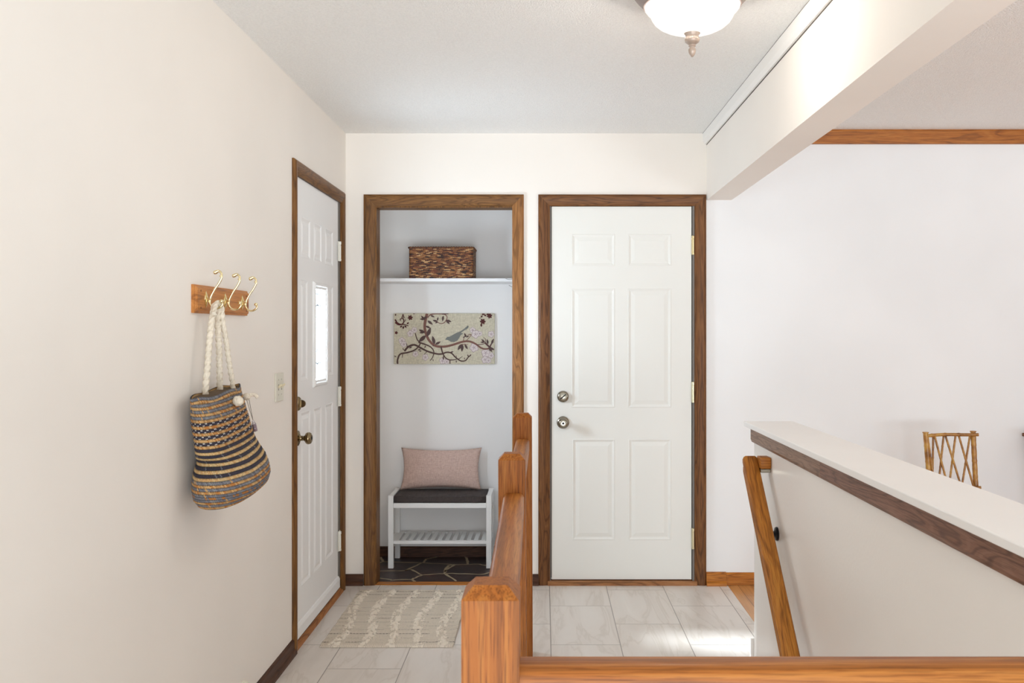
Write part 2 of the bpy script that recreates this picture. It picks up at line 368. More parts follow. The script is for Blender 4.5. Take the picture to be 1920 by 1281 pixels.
def bamboo():
    t = NT('bamboo'); tc = t.n('ShaderNodeTexCoord'); n = t.n('ShaderNodeTexNoise'); n.inputs['Scale'].default_value = 22; n.inputs['Detail'].default_value = 5; t.l(tc.outputs['Object'], n.inputs['Vector'])
    r = ramp(t, [(0.3, srgb(92, 56, 22)), (0.48, srgb(158, 108, 46)), (0.62, srgb(186, 142, 66)), (0.8, srgb(130, 92, 34))]); t.l(n.outputs['Fac'], r.inputs['Fac']); t.l(r.outputs['Color'], t.b.inputs['Base Color']); t.setb(Roughness=0.35); return t.m
M['bamboo'] = bamboo()

# ------------------------------------------------------------------ room shell
XL, XB0, XB1, YB, YC = -1.081, 0.887, 1.022, 5.32, 5.99
ZC, ZC2, YR = 2.462, 2.479, -0.9
DOZ = 2.064
# left wall with the entrance door opening
bm = bmesh.new()
box(bm, XL - 0.13, XL, YR, 4.19, -0.02, ZC + .06); box(bm, XL - 0.13, XL, 5.20, YC + .1, -0.02, ZC + .06); box(bm, XL - 0.13, XL, 4.19, 5.20, 2.09, ZC + .06)
struct(obj('wall_left', bm, M['wall'], origin=(0, 0, 0)))
# back wall with the closet opening and the door opening
bm = bmesh.new(); T = YB + 0.11
for a, b, c, d in ((XL, -0.925, -0.02, ZC + .06), (-0.925, -0.155, 2.07, ZC + .06), (-0.155, 0.02, -0.02, ZC + .06), (0.02, 0.842, 2.085, ZC + .06), (0.842, XB0 + .0, -0.02, ZC + .06)):
    box(bm, a, b, YB, T, c, d)
struct(obj('wall_back', bm, M['wall'], origin=(0, 0, 0)))
struct(obj('wall_light_block', newbox(5.6, 5.7, YR, T, -0.02, ZC2 + .06), M['wall_cool'], origin=(0, 0, 0)))  # unseen wall, added to shut out sky light from the right
struct(obj('wall_dining', newbox(XB0, 5.6, YB, T, -0.02, ZC2 + .06), M['wall_cool'], origin=(0, 0, 0)))
bm = bmesh.new(); box(bm, XL, 0.0, YC, YC + .1, -0.05, ZC); box(bm, -0.10, 0.0, T, YC, -0.05, ZC); box(bm, XL, 0.0, T, YC, 2.38, 2.42)
struct(obj('wall_closet', bm, M['closet'], origin=(0, 0, 0)))
struct(obj('ceiling', newbox(XL - .13, XB0 + .02, YR, T, ZC, ZC + .06), M['ceil'], origin=(0, 0, 0)))
struct(obj('ceiling', newbox(XB0 + .08, 5.6, YR, T, ZC2, ZC2 + .06), M['ceil'], origin=(0, 0, 0)))
struct(obj('wall_beam', newbox(XB0, XB1, YR, YB, 2.098, ZC + .03), M['wall'], origin=(0, 0, 0)))
# white board where ceiling meets the beam
bm = bmesh.new()
prism(bm, [(XB0, YR, ZC), (XB0 - .022, YR, ZC), (XB0 - .022, YR, 2.418), (XB0 - .010, YR, 2.402), (XB0, YR, 2.402)], (0, YB - YR, 0))
t1 = struct(obj('trim_1', bm, M['trimwhite'], origin=(0, 0, 0)))
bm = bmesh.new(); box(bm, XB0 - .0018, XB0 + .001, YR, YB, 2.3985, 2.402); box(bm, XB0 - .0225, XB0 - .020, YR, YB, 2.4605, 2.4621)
obj('shadow_gap_strip', bm, simple('gap_grey', srgb(86, 80, 72), .9), parent=t1)  # dark strips standing in for the shadow gaps at the board's edges
# floors
SX0, SX1, SY0, SY1 = -0.045, XB0, 1.42, 4.12
bm = bmesh.new()
box(bm, XL - .12, SX0, YR, YB + .045, -.22, 0); box(bm, SX0, XB0, SY1, YB + .045, -.22, 0); box(bm, SX0, XB0, YR, SY0, -.22, 0); box(bm, XB0, 0.999, 4.13, YB + .045, -.22, 0)
struct(obj('floor', bm, M['tile'], origin=(0, 0, 0)))
bm = bmesh.new(); box(bm, 0.999, 5.6, 4.13, YB, -.22, 0.001); box(bm, XB1, 5.6, YR, 4.13, -.22, 0.001)
struct(obj('floor', bm, M['plank'], origin=(0, 0, 0)))
fl = struct(obj('floor', newbox(XL, -0.10, T - .062, YC, -.22, 0.0), M['slate'], origin=(0, 0, 0)))
def ribbon(bm, pts, wd, z):
    P = [Vector((p[0], p[1], z)) for p in pts]; L = []
    for i, p in enumerate(P):
        t = (P[min(i + 1, len(P) - 1)] - P[max(i - 1, 0)]).normalized(); nrm = Vector((-t.y, t.x, 0))
        ww = wd[i] if isinstance(wd, (list, tuple)) else wd
        L.append((bm.verts.new(p + nrm * ww / 2), bm.verts.new(p - nrm * ww / 2)))
    for i in range(len(L) - 1): bm.faces.new((L[i][0], L[i + 1][0], L[i + 1][1], L[i][1]))
bm = bmesh.new()
sl = [[(60, 700), (540, 695), (640, 665), (850, 775), (1250, 750), (1330, 600), (1440, 585), (1900, 575)], [(540, 695), (850, 550), (130, 530)], [(850, 550), (1400, 580)],
      [(640, 670), (540, 695)], [(850, 775), (660, 855), (300, 870), (60, 830)], [(660, 855), (720, 900)], [(1270, 750), (1480, 890)], [(1300, 745), (1960, 765)], [(1280, 720), (1290, 690), (1450, 590)],
      [(870, 540), (930, 480), (1130, 445)], [(1690, 580), (1690, 480), (1650, 440)], [(20, 560), (130, 530), (80, 440)], [(1900, 575), (2300, 640)], [(1960, 765), (2250, 700)], [(2060, 560), (2200, 450)]]
for ln in sl:
    pts = [floor_pt(705 + a / 9.846, 1000 + b / 9.846) for a, b in ln]
    pts = [p for p in pts if p.y < YC - .01]
    P2 = []
    for i in range(len(pts) - 1):
        for k in range(6): P2.append(pts[i].lerp(pts[i + 1], k / 6) + Vector((random.uniform(-.004, .004), random.uniform(-.004, .004), 0)))
    P2.append(pts[-1]); ribbon(bm, P2, [0.014 + random.uniform(-.003, .004) for _ in P2], 0.0012)
g = obj('grout', bm, M['grout'], parent=fl)
# landing edge, stairs going down toward the camera
oakY = var(PF, 'X', 0.3, tag='tread')
bm = bmesh.new(); run, rise = 0.225, 0.195
for i in range(1, 12):
    y1 = SY1 - (i - 1) * run; box(bm, SX0, XB0, y1 - run, y1, -i * rise - .2, -i * rise)
box(bm, SX0, XB0, SY0, SY1 - 11 * run, -2.36, -2.16)
struct(obj('floor_stairs', bm, oakY, origin=(0, 0, 0)))
bm = bmesh.new(); box(bm, SX0 - .1, SX0 - .001, SY0 - .1, SY1, -2.4, -.22); box(bm, SX0, XB0, SY0 - .1, SY0 - .001, -2.4, -.22)
struct(obj('wall_stairwell', bm, M['wall'], origin=(0, 0, 0)))
# half wall, its cap and its oak band
bm = bmesh.new(); box(bm, XB0, XB1, YR, 4.13, -2.4, 0.975, bev=0.012, seg=4)
struct(obj('wall_half', bm, M['half'], origin=(0, 0, 0), smooth=40))
struct(obj('trim_2', newbox(0.857, 1.069, YR, 4.185, 0.9755, 0.997, bev=0.003, seg=2), M['cap'], origin=(0, 0, 0)))
band = thing('trim_3', (0.877, 2.0, 0.92)); struct(band)
def bandprof(y0, y1):
    b = bmesh.new(); prism(b, [(XB0, y0, .9755), (.873, y0, .9755), (.871, y0, .970), (.871, y0, .928), (.876, y0, .917), (XB0, y0, .915)], (0, y1 - y0, 0)); return b
BD = dict(dark=srgb(74, 48, 38), mid=srgb(126, 90, 72), light=srgb(142, 106, 88))
BD2 = dict(dark=srgb(82, 56, 42), mid=srgb(138, 106, 86), light=srgb(152, 120, 98))
obj('oak_band', bandprof(YR, 3.079), wood('band_near', BD['dark'], BD['mid'], BD['light'], axis='Y', off=.4, figure=.8, rough=.4), parent=band)
obj('oak_band', bandprof(3.081, 4.115), wood('band_far', BD2['dark'], BD2['mid'], BD2['light'], axis='Y', off=2.2, figure=1.1, rough=.4), parent=band)
# white baseboard at the foot of the half wall's end
def baseprof(h=.085, t=.013): return [(0, 0), (t, 0), (t, h * .72), (t * .75, h * .80), (t * .55, h * .88), (t * .3, h), (0, h)]
bm = bmesh.new()
prism(bm, [(XB0 - .0 + 0.0, 4.13 + a, b) for a, b in baseprof()], (XB1 - XB0, 0, 0))
prism(bm, [(XB0 - .013, 4.121, 0.0), (XB0 - .013, 4.143, 0.0), (XB0 - .013, 4.143, .065), (XB0 - .013, 4.135, .085), (XB0 - .013, 4.121, .085)], (.013, 0, 0))
struct(obj('baseboard_half', bm, M['trimwhite'], origin=(0, 0, 0)))
# dark baseboard with shoe along the left wall
bsY = var(BS, 'Y', 0.5, tag='bs'); bsX = var(BS, 'X', 0.9, tag='bs')
SH = [(0, 0), (.024, 0), (.023, .010), (.018, .017), (.012, .020), (.011, .052), (.008, .058), (0, .060)]
bm = bmesh.new(); prism(bm, [(XL + a, YR, b) for a, b in SH], (0, 4.186 - YR, 0)); struct(obj('baseboard_left', bm, bsY, origin=(0, 0, 0)))
bm = bmesh.new()
prism(bm, [(XL + .0, YB - a, b) for a, b in SH], (-.984 - XL, 0, 0)); prism(bm, [(-.109, YB - a, b) for a, b in SH], (.080, 0, 0))
struct(obj('baseboard_back', bm, bsX, origin=(0, 0, 0)))
hbX = var(HT, 'X', 1.4, tag='hb', coat=.1)
bm = bmesh.new()
prism(bm, [(.883, YB - a * 1.3, b * 1.2) for a, b in SH], (.108, 0, 0)); prism(bm, [(.992, YB - a * .75, b * 1.15) for a, b in [(0, 0), (.018, .002), (.016, .055), (.010, .060), (0, .060)]], (4.6, 0, 0))
struct(obj('baseboard_dining', bm, hbX, origin=(0, 0, 0)))
bm = bmesh.new(); prism(bm, [(-1.08, YC - a, b) for a, b in [(0, 0), (.014, 0), (.014, .058), (.008, .064), (0, .064)]], (.98, 0, 0))
struct(obj('baseboard_closet', bm, var(BS, 'X', 3.3, tag='bc'), origin=(0, 0, 0)))
# oak board at the top of the dining wall
bm = bmesh.new(); prism(bm, [(XB0 + .14, YB, 2.4025), (XB0 + .14, YB - .014, 2.405), (XB0 + .14, YB - .018, 2.43), (XB0 + .14, YB - .024, 2.470), (XB0 + .14, YB - .024, ZC2), (XB0 + .14, YB, ZC2)], (4.5, 0, 0))
struct(obj('trim_4', bm, var(dict(dark=srgb(110, 62, 30), mid=srgb(164, 98, 40), light=srgb(178, 114, 52)), 'X', 2.0, tag='crown', figure=.7), origin=(0, 0, 0)))

# ------------------------------------------------------------------ door casings (mitred three-board frames)
CP = [(0, 0), (0, .007), (.006, .010), (.022, .014), (.040, .018), (.052, .018), (.060, .013), (.063, .008), (.063, 0)]
def casing(idx, u0, u1, ztop, mp, mats, z0=0.0):
    root = thing('trim_%d' % idx, mp((u0 + u1) / 2, 0, z0)); struct(root)
    def board(A, B, name, mat):                       # A, B: functions (d, h) -> world for the two mitred ends
        bm = bmesh.new(); a = [bm.verts.new(A(d, h)) for d, h in CP]; b = [bm.verts.new(B(d, h)) for d, h in CP]; n = len(CP)
        bm.faces.new(a); bm.faces.new(b[::-1])
        for i in range(n): bm.faces.new((a[i], a[(i + 1) % n], b[(i + 1) % n], b[i]))
        obj(name, bm, mat, parent=root, smooth=25)
    board(lambda d, h: mp(u0 - d, h, z0), lambda d, h: mp(u0 - d, h, ztop + d), 'side_casing', mats[0])
    board(lambda d, h: mp(u1 + d, h, z0), lambda d, h: mp(u1 + d, h, ztop + d), 'side_casing', mats[2])
    board(lambda d, h: mp(u0 - d + .0004, h, ztop + d), lambda d, h: mp(u1 + d - .0004, h, ztop + d), 'head_casing', mats[1])
    return root
mb = lambda u, h, z: Vector((u, YB - h, z))
ml = lambda u, h, z: Vector((XL + h, u, z))
dkZ = [var(DK, 'Z', o, tag='dk', figure=.8) for o in (0.2, 1.7)]
drZ = [var(DR, 'Z', o, tag='dr', figure=.8) for o in (0.6, 2.9)]
gdZ = var(GD, 'Z', 1.1, tag='gd', figure=1.0)
casing(5, -.919, -.173, 2.065, mb, [var(DK, 'Z', 3.1, tag='cl'), var(DK, 'X', .2, tag='ch'), gdZ])
casing(6, .032, .820, 2.065, mb, [drZ[0], var(DR, 'X', 1.2, tag='dh'), drZ[1]])
casing(7, 4.248, 5.176, 2.064, ml, [dkZ[0], var(DK, 'Y', .8, tag='lh'), dkZ[1]])
# jambs
def jamb(name, parts, mat):
    bm = bmesh.new()
    for p in parts: box(bm, *p)
    return struct(obj(name, bm, mat, origin=(0, 0, 0)))
jamb('trim_8', [(-.925, -.913, YB - .002, T, 0, 2.058), (-.173, -.155, YB - .002, T, 0, 2.058), (-.925, -.155, YB - .002, T, 2.057, 2.07)], var(DK, 'Z', 4.0, tag='cj'))
jamb('trim_9', [(.020, .0385, YB - .001, T, 0, 2.085), (.809, .842, YB - .001, T, 0, 2.085), (.0385, .809, YB - .001, T, 2.0655, 2.085), (.0385, .809, YB + .045, T, 0.027, 2.0655)], M['jamb'])
jamb('trim_10', [(XL - .13, XL - .001, 4.19, 4.215, 0, 2.09), (XL - .13, XL - .001, 5.140, 5.20, 0, 2.09), (XL - .13, XL - .001, 4.215, 5.14, 2.0665, 2.09)], M['jamb'])
# wooden sills
jamb('trim_11', [(-.919, -.173, YB - .004, YB + .05, -.01, .005)], var(HT, 'X', 5.0, tag='sill1'))
jamb('trim_12', [(.020, .832, YB - .020, YB + .05, -.01, .024)], var(dict(dark=srgb(90, 54, 30), mid=srgb(150, 100, 60), light=srgb(170, 120, 78)), 'X', 6.0, tag='sill2'))
bm = bmesh.new(); prism(bm, [(XL - .12, 4.20, 0), (XL + .016, 4.20, 0), (XL + .013, 4.20, .010), (XL - .006, 4.20, .030), (XL - .12, 4.20, .030)], (0, .99, 0))
struct(obj('trim_13', bm, var(dict(dark=srgb(96, 54, 24), mid=srgb(160, 100, 50), light=srgb(176, 118, 66)), 'Y', 7.0, tag='sill3'), origin=(0, 0, 0)))

# ------------------------------------------------------------------ doors
def slab(u0, u1, z0, z1, th, panels, mp, holes=(), inset=(.012, .020), dep=(-.0045, .0035)):
    holes = list(holes); allr = panels + holes
    us = sorted({u0, u1} | {p[0] for p in allr} | {p[1] for p in allr}); zs = sorted({z0, z1} | {p[2] for p in allr} | {p[3] for p in allr})
    inside = lambda cu, cz, R: any(h[0] < cu < h[1] and h[2] < cz < h[3] for h in R)
    bm = bmesh.new()
    for y, skip in ((0.0, allr), (-th, holes)):
        V = {(i, j): bm.verts.new((us[i], y, zs[j])) for i in range(len(us)) for j in range(len(zs))}
        for i in range(len(us) - 1):
            for j in range(len(zs) - 1):
                if not inside((us[i] + us[i + 1]) / 2, (zs[j] + zs[j + 1]) / 2, skip): bm.faces.new((V[i, j], V[i + 1, j], V[i + 1, j + 1], V[i, j + 1]))
    def rect(a, b, c, d, y): return [bm.verts.new(q) for q in ((a, y, c), (b, y, c), (b, y, d), (a, y, d))]
    def strip(r1, r2):
        for k in range(4): bm.faces.new((r1[k], r1[(k + 1) % 4], r2[(k + 1) % 4], r2[k]))
    for h in [(u0, u1, z0, z1)] + holes: strip(rect(*h, 0.0), rect(*h, -th))
    for p in panels:
        i_ = 0; y = 0; prev = rect(*p, 0.0)
        for wd, dp in ((.004, .0015), (inset[0], dep[0]), (.003, 0), (inset[1], dep[1])):
            i_ += wd; y += dp; cur = rect(p[0] + i_, p[1] - i_, p[2] + i_, p[3] - i_, y); strip(prev, cur); prev = cur
        bm.faces.new(prev)
    bmesh.ops.delete(bm, geom=[v for v in bm.verts if not v.link_faces], context='VERTS')
    for v in bm.verts: v.co = mp(v.co.x, v.co.y, v.co.z)
    return bm
def barrel(bm, c, h, r=.0062):
    lathe(bm, [(r * .8, -h / 2), (r * 1.15, -h / 2 + .001), (r * 1.15, -h / 2 + .012), (r * .85, -h / 2 + .0125), (r * .85, -h / 2 + .0145), (r, -h / 2 + .015), (r, h / 2 - .022), (r * .8, h / 2 - .0215), (r * .8, h / 2 - .0165), (r * 1.2, h / 2 - .016), (r * 1.2, h / 2 - .002), (r * .8, h / 2)], c, 'Z', 14)

# six-panel door in the back wall
d2 = thing('door_2', (.424, YB, .0)); struct(d2)
pn = [(.150, .387, 1.738, 1.914), (.457, .694, 1.738, 1.914), (.150, .387, .966, 1.617), (.457, .694, .966, 1.617), (.155, .387, .244, .796), (.460, .694, .244, .796)]
obj('door_panel', slab(.042, .804, .030, 2.063, .040, pn, lambda u, h, z: Vector((u, YB + .002 - h, z))), M['door'], parent=d2)
for z0, z1, mt in ((1.799, 1.904, M['brass']), (.994, 1.108, M['hinge_brass']), (.197, .311, M['hinge_brass'])):
    bm = bmesh.new(); barrel(bm, (.8115, YB - .007, (z0 + z1) / 2), z1 - z0, .0068); box(bm, .804, .818, YB - .003, YB + .0, z0 + .004, z1 - .004)
    hg = obj('hinge', bm, mt, parent=d2, smooth=35)
def lock(root, c, axis, out, mat, knob):
    s = 1 if out > 0 else -1
    bm = bmesh.new()
    if knob:
        lathe(bm, [(.0001, 0), (.033, 0), (.034, .002 * s), (.032, .006 * s), (.022, .010 * s), (.014, .012 * s), (.0115, .016 * s), (.0105, .030 * s), (.014, .034 * s), (.022, .038 * s), (.0265, .045 * s), (.0265, .053 * s), (.023, .060 * s), (.016, .064 * s), (.012, .0635 * s), (.011, .062 * s), (.0001, .062 * s)], c, axis, 36)
        k = obj('door_knob', bm, mat, parent=root, smooth=50)
        bm = bmesh.new(); lathe(bm, [(.0001, .0625 * s), (.0065, .0625 * s), (.006, .066 * s), (.0001, .0665 * s)], c, axis, 20)
        obj('keyhole', bm, M['dark'], parent=k, smooth=40)
    else:
        lathe(bm, [(.0001, 0), (.031, 0), (.032, .003 * s), (.029, .010 * s), (.024, .014 * s), (.020, .015 * s), (.0001, .0155 * s)], c, axis, 36)
        k = obj('deadbolt', bm, mat, parent=root, smooth=50)
        bm = bmesh.new()
        if axis == 'Y':                                # straight slot seen on the back door
            a = math.radians(40); L, W = .020, .0028
            ca, sa = math.cos(a), math.sin(a)
            pts = [(c[0] + ca * x - sa * z, c[1] + s * .016, c[2] + sa * x + ca * z) for x, z in ((-L, -W), (L, -W), (L, W), (-L, W))]
            prism(bm, pts, (0, s * .010, 0)); obj('thumb_turn', bm, M['dark'], parent=k)
        else:                                          # rounded thumb turn of the entrance door
            pts = [(c[0] + s * (.018 + .019 * math.sin(t) if 0 <= t <= PI else .014), c[1] - .004, c[2] + .017 * math.cos(t)) for t in [PI * q / 14 for q in range(15)]]
            pts = [(c[0] + s * .014, c[1] - .004, c[2] + .010)] + pts + [(c[0] + s * .014, c[1] - .004, c[2] - .010)]
            prism(bm, pts, (0, .008, 0)); obj('thumb_turn', bm, mat, parent=k)
lock(d2, (.1035, YB, 1.027), 'Y', -1, M['nickel'], False)
lock(d2, (.1035, YB, .886), 'Y', -1, M['nickel'], True)

# entrance door in the left wall, with its narrow lite
d1 = thing('door_1', (XL, 4.678, 0)); struct(d1)
XD = XL - .004
cols = [(4.355, 4.528), (4.600, 4.757), (4.838, 5.012)]
pn = [(a, b, 1.714, 1.896) for a, b in cols] + [(a, b, .240, 1.020) for a, b in cols] + [(4.352, 4.476, 1.157, 1.614), (4.893, 5.015, 1.157, 1.614)]
lite = (4.608, 4.812, 1.145, 1.590)
obj('door_panel', slab(4.2175, 5.1365, .036, 2.063, .044, pn, lambda u, h, z: Vector((XD + h, u, z)), holes=(lite,), inset=(.012, .016), dep=(-.006, .005)), M['door_cool'], parent=d1)
bm = bmesh.new(); a0, a1, b0, b1 = 4.575, 4.853, 1.118, 1.618
LP = [(0, 0), (.003, .008), (.010, .013), (.018, .012), (.024, .007), (.033, .006), (.035, -.03)]
ringp = []
for d, h in LP: ringp.append([bm.verts.new((XD + h, y, z)) for y, z in ((a0 + d, b0 + d), (a1 - d, b0 + d), (a1 - d, b1 - d), (a0 + d, b1 - d))])
for i in range(len(LP) - 1):
    for k in range(4): bm.faces.new((ringp[i][k], ringp[i][(k + 1) % 4], ringp[i + 1][(k + 1) % 4], ringp[i + 1][k]))
lf = obj('lite_frame', bm, simple('lite_frame_white', srgb(236, 236, 234), .35), parent=d1)
gl = obj('glass_pane', newbox(XD - .020, XD - .014, a0 + .033, a1 - .033, b0 + .033, b1 - .033), M['pane'], parent=d1)
bm = bmesh.new(); gy0, gy1, gz0, gz1 = a0 + .036, a1 - .036, b0 + .036, b1 - .036; w_ = .0028
def came(p, q):
    p = Vector(p); q = Vector(q); tube(bm, [p, q], w_, 6)
X_ = XD - .011; yi0, yi1 = gy0 + .035, gy1 - .035
came((X_, yi0, gz0), (X_, yi0, gz1)); came((X_, yi1, gz0), (X_, yi1, gz1)); came((X_, gy0, gz1 - .075), (X_, gy1, gz1 - .075)); came((X_, gy0, gz0 + .075), (X_, gy1, gz0 + .075)); came((X_, yi0, gz1 - .02), (X_, yi1, gz1 - .02))
ym = (gy0 + gy1) / 2
for zc in (gz1 - .105, gz0 + .105):
    tube(bm, [(X_, ym + .045 * math.cos(t), zc + .035 * math.sin(t)) for t in [2 * PI * k / 16 for k in range(17)]], w_, 6)
obj('lead_came', bm, M['came'], parent=gl)
for z0, z1 in ((1.752, 1.856), (.988, 1.092), (.226, .330)):
    bm = bmesh.new(); barrel(bm, (XL + .006, 5.140, (z0 + z1) / 2), z1 - z0, .0065); box(bm, XL - .001, XL + .0025, 5.118, 5.170, z0, z1, bev=.001)
    h = obj('hinge', bm, M['hinge_white'], parent=d1, smooth=35)
    bm = bmesh.new()
    for zz in (.25, .75): box(bm, XL + .0025, XL + .0035, 5.150, 5.158, z0 + (z1 - z0) * zz - .010, z0 + (z1 - z0) * zz + .010)
    obj('screw_slot', bm, M['jamb'], parent=h)
lock(d1, (XD, 4.292, 1.064), 'X', 1, M['antique'], False)
lock(d1, (XD, 4.292, .912), 'X', 1, M['antique'], True)
bm = bmesh.new(); prism(bm, [(XD, 4.22, .038), (XD + .012, 4.22, .038), (XD + .012, 4.22, .082), (XD + .006, 4.22, .094), (XD, 4.22, .096)], (0, .912, 0))
obj('door_sweep', bm, M['door_cool'], parent=d1)
obj('sweep_gasket', newbox(XD - .03, XD + .008, 4.22, 5.13, .030, .038), M['dark'], parent=d1)

# ------------------------------------------------------------------ ceiling lamp
LX, LY = .463, 3.05
lamp = thing('ceiling_light', (LX, LY, 2.30), 'flush ceiling light with glowing bowl glass, grey brown rim and finial', 'lamp')
bm = bmesh.new(); lathe(bm, [(.0, 2.461), (.176, 2.461), (.184, 2.455), (.186, 2.447), (.183, 2.436), (.174, 2.424), (.163, 2.413), (.156, 2.405), (.152, 2.398), (.147, 2.398), (.147, 2.42), (.0, 2.42)], (LX, LY, 0), 'Z', 72)
obj('lamp_rim', bm, M['bronze'], parent=lamp, smooth=40)
bm = bmesh.new()
lathe(bm, [(.146, 2.410), (.1485, 2.402), (.1475, 2.392), (.141, 2.383), (.134, 2.377), (.130, 2.370), (.126, 2.361), (.118, 2.349), (.104, 2.337), (.085, 2.327), (.062, 2.319), (.038, 2.3145), (.018, 2.3125), (.0, 2.312)], (LX, LY, 0), 'Z', 72, wob=lambda a, h: 1)
obj('lamp_glass', bm, M['glow'], parent=lamp, smooth=True)
bl = bpy.data.lights.new('bulb', 'POINT'); bl.energy = 48; bl.shadow_soft_size = .05; bl.color = (1.0, .94, .86)
bo = bpy.data.objects.new('bulb', bl); COL.objects.link(bo); bo.parent = lamp; bo.location = (0, 0, .065)
bm = bmesh.new()
fz_ = [(59, 13.5), (61, 15), (63, 15), (66, 12.5), (69, 12), (72, 13.5), (75, 14), (79, 13), (82, 9), (84, 6.2), (85, 6.5), (87, 6.8), (88, 5), (90, 4.8), (92, 6.8), (94, 7), (98, 6.6), (102, 5), (106, 2.5), (107.6, 0)]
lathe(bm, [(r * LY / F_PX, fz(y, LY)) for y, r in [(58, 0)] + fz_], (LX, LY, 0), 'Z', 32)
obj('finial', bm, M['finial'], parent=lamp, smooth=60)

# ------------------------------------------------------------------ stair railing
PW = .0785
rail = thing('stair_railing', (-.09, 2.7, 0), 'honey oak stair railing with three square newel posts around the stairwell', 'railing')
hz = [wood('newel_oak_%d' % k, *[HN[q] for q in ('dark', 'mid', 'light')], axis='Z', off=o, figure=.35, pore=.7, ac=16.0, al=.22, coat=.0, rough=.5) for k, o in enumerate((.35, 2.2, 4.4))]
def post(x0, y0, ztop, zb, mat, lean=0):
    bm = bmesh.new(); c = .016; x1, y1 = x0 + PW, y0 + PW
    L = [(zb, 0, lean), (ztop - .0175, 0, 0), (ztop, c, 0)]; R = []
    for z, i, dx in L: R.append([bm.verts.new(p) for p in ((x0 + i + dx, y0 + i, z), (x1 - i + dx, y0 + i, z), (x1 - i + dx, y1 - i, z), (x0 + i + dx, y1 - i, z))])
    for a, b in zip(R, R[1:]):
        for k in range(4): bm.faces.new((a[k], a[(k + 1) % 4], b[(k + 1) % 4], b[k]))
    bm.faces.new(R[0][::-1]); bm.faces.new(R[-1])
    es = [e for e in bm.edges if abs(e.verts[0].co.z - e.verts[1].co.z) > .1]
    bmesh.ops.bevel(bm, geom=es, offset=.0025, segments=2, affect='EDGES')
    return obj('newel_post', bm, mat, parent=rail)
P1 = (-.1120, 1.318); P2 = (-.1325, 2.82); P3 = (-.1306, 4.135)
post(P1[0], P1[1], 1.0345, 0.0, hz[0]); post(P2[0], P2[1], 1.026, 0.0, hz[1], .004); post(P3[0], P3[1], 1.033, 0.0, hz[2], .004)
RP = [(-.020, 0), (.020, 0), (.026, -.004), (.030, -.011), (.030, -.048), (.024, -.056), (-.024, -.056), (-.030, -.048), (-.030, -.011), (-.026, -.004)]
def railbar(p, q, mat, name='rail', root=rail, prof=RP, sc=1.0):
    p = Vector(p); q = Vector(q); d = (q - p).normalized(); side = d.cross(Vector((0, 0, 1))).normalized(); up = side.cross(d)
    bm = bmesh.new(); a = [bm.verts.new(p + side * x * sc + up * z * sc) for x, z in prof]; b = [bm.verts.new(q + side * x * sc + up * z * sc) for x, z in prof]; n = len(prof)
    bm.faces.new(a); bm.faces.new(b[::-1])
    for i in range(n): bm.faces.new((a[i], a[(i + 1) % n], b[(i + 1) % n], b[i]))
    return obj(name, bm, mat, parent=root, smooth=50)
rY = wood('rail_oak_y', HN['dark'], HN['mid'], srgb(186, 124, 60), axis='Y', off=1.2, figure=.4, ac=11, al=.25, coat=.06)
rX = wood('rail_oak_x', HN['dark'], HN['mid'], srgb(186, 122, 58), axis='X', off=3.2, figure=.4, ac=11, al=.25, coat=.06)
railbar((-.0725, P1[1] + PW, .914), (-.0875, P2[1], .914), rY)
railbar((-.0900, P2[1] + PW, .926), (-.0905, P3[1], .926), rY, sc=.96)
railbar((P1[0] + PW, 1.357, .9225), (XB0, 1.357, .9225), rX)

# ------------------------------------------------------------------ wall handrail going down the stairs
hr = thing('handrail', (.82, 3.6, .3), 'oak handrail sloping down the half wall over the stairs', 'handrail')
sl_ = math.atan2(.573, .65)
hrm = wood('handrail_oak', HT['dark'], srgb(168, 104, 36), srgb(182, 122, 50), axis='Y', off=2.6, rot=(-sl_, 0, 0), figure=.8, pore=.7)
top = Vector((.8175, 3.872, .888)); dn = Vector((0, -.65, -.573)).normalized()
HP = [(-.018, 0), (.018, 0), (.025, -.003), (.030, -.010), (.030, -.020), (.024, -.026), (.028, -.034), (.028, -.046), (.020, -.052), (-.020, -.052), (-.028, -.046), (-.028, -.034), (-.024, -.026), (-.030, -.020), (-.030, -.010), (-.025, -.003)]
d_ = dn; side = Vector((1, 0, 0)); up = Vector((0, -math.sin(sl_), math.cos(sl_)))
bm = bmesh.new(); Llen = 2.9
a = []; b = []
for x, z in HP:
    base = top + side * x
    # mitre the upper end to a vertical plane at the far side
    p = base + up * z; t = (top.y - .0 - p.y) / dn.y; p0 = p + dn * t
    a.append(bm.verts.new(p0)); b.append(bm.verts.new(p + dn * Llen))
n = len(HP); bm.faces.new(a); bm.faces.new(b[::-1])
for i in range(n): bm.faces.new((a[i], a[(i + 1) % n], b[(i + 1) % n], b[i]))
obj('rail', bm, hrm, parent=hr, smooth=50)
hrx = wood('handrail_oak_x', HT['dark'], srgb(168, 102, 36), srgb(182, 120, 50), axis='X', off=5.6, figure=.8)
bm = bmesh.new(); box(bm, .8445, XB0 - .0005, 3.806, 3.874, .845, .889, bev=.004, seg=3)
obj('return_block', bm, hrx, parent=hr, smooth=50)
bm = bmesh.new(); box(bm, .846, XB0 - .0005, 3.812, 3.862, .829, .845, bev=.003)
obj('return_lip', bm, M['nickel'], parent=hr)  # nickel-coloured lip under the return block
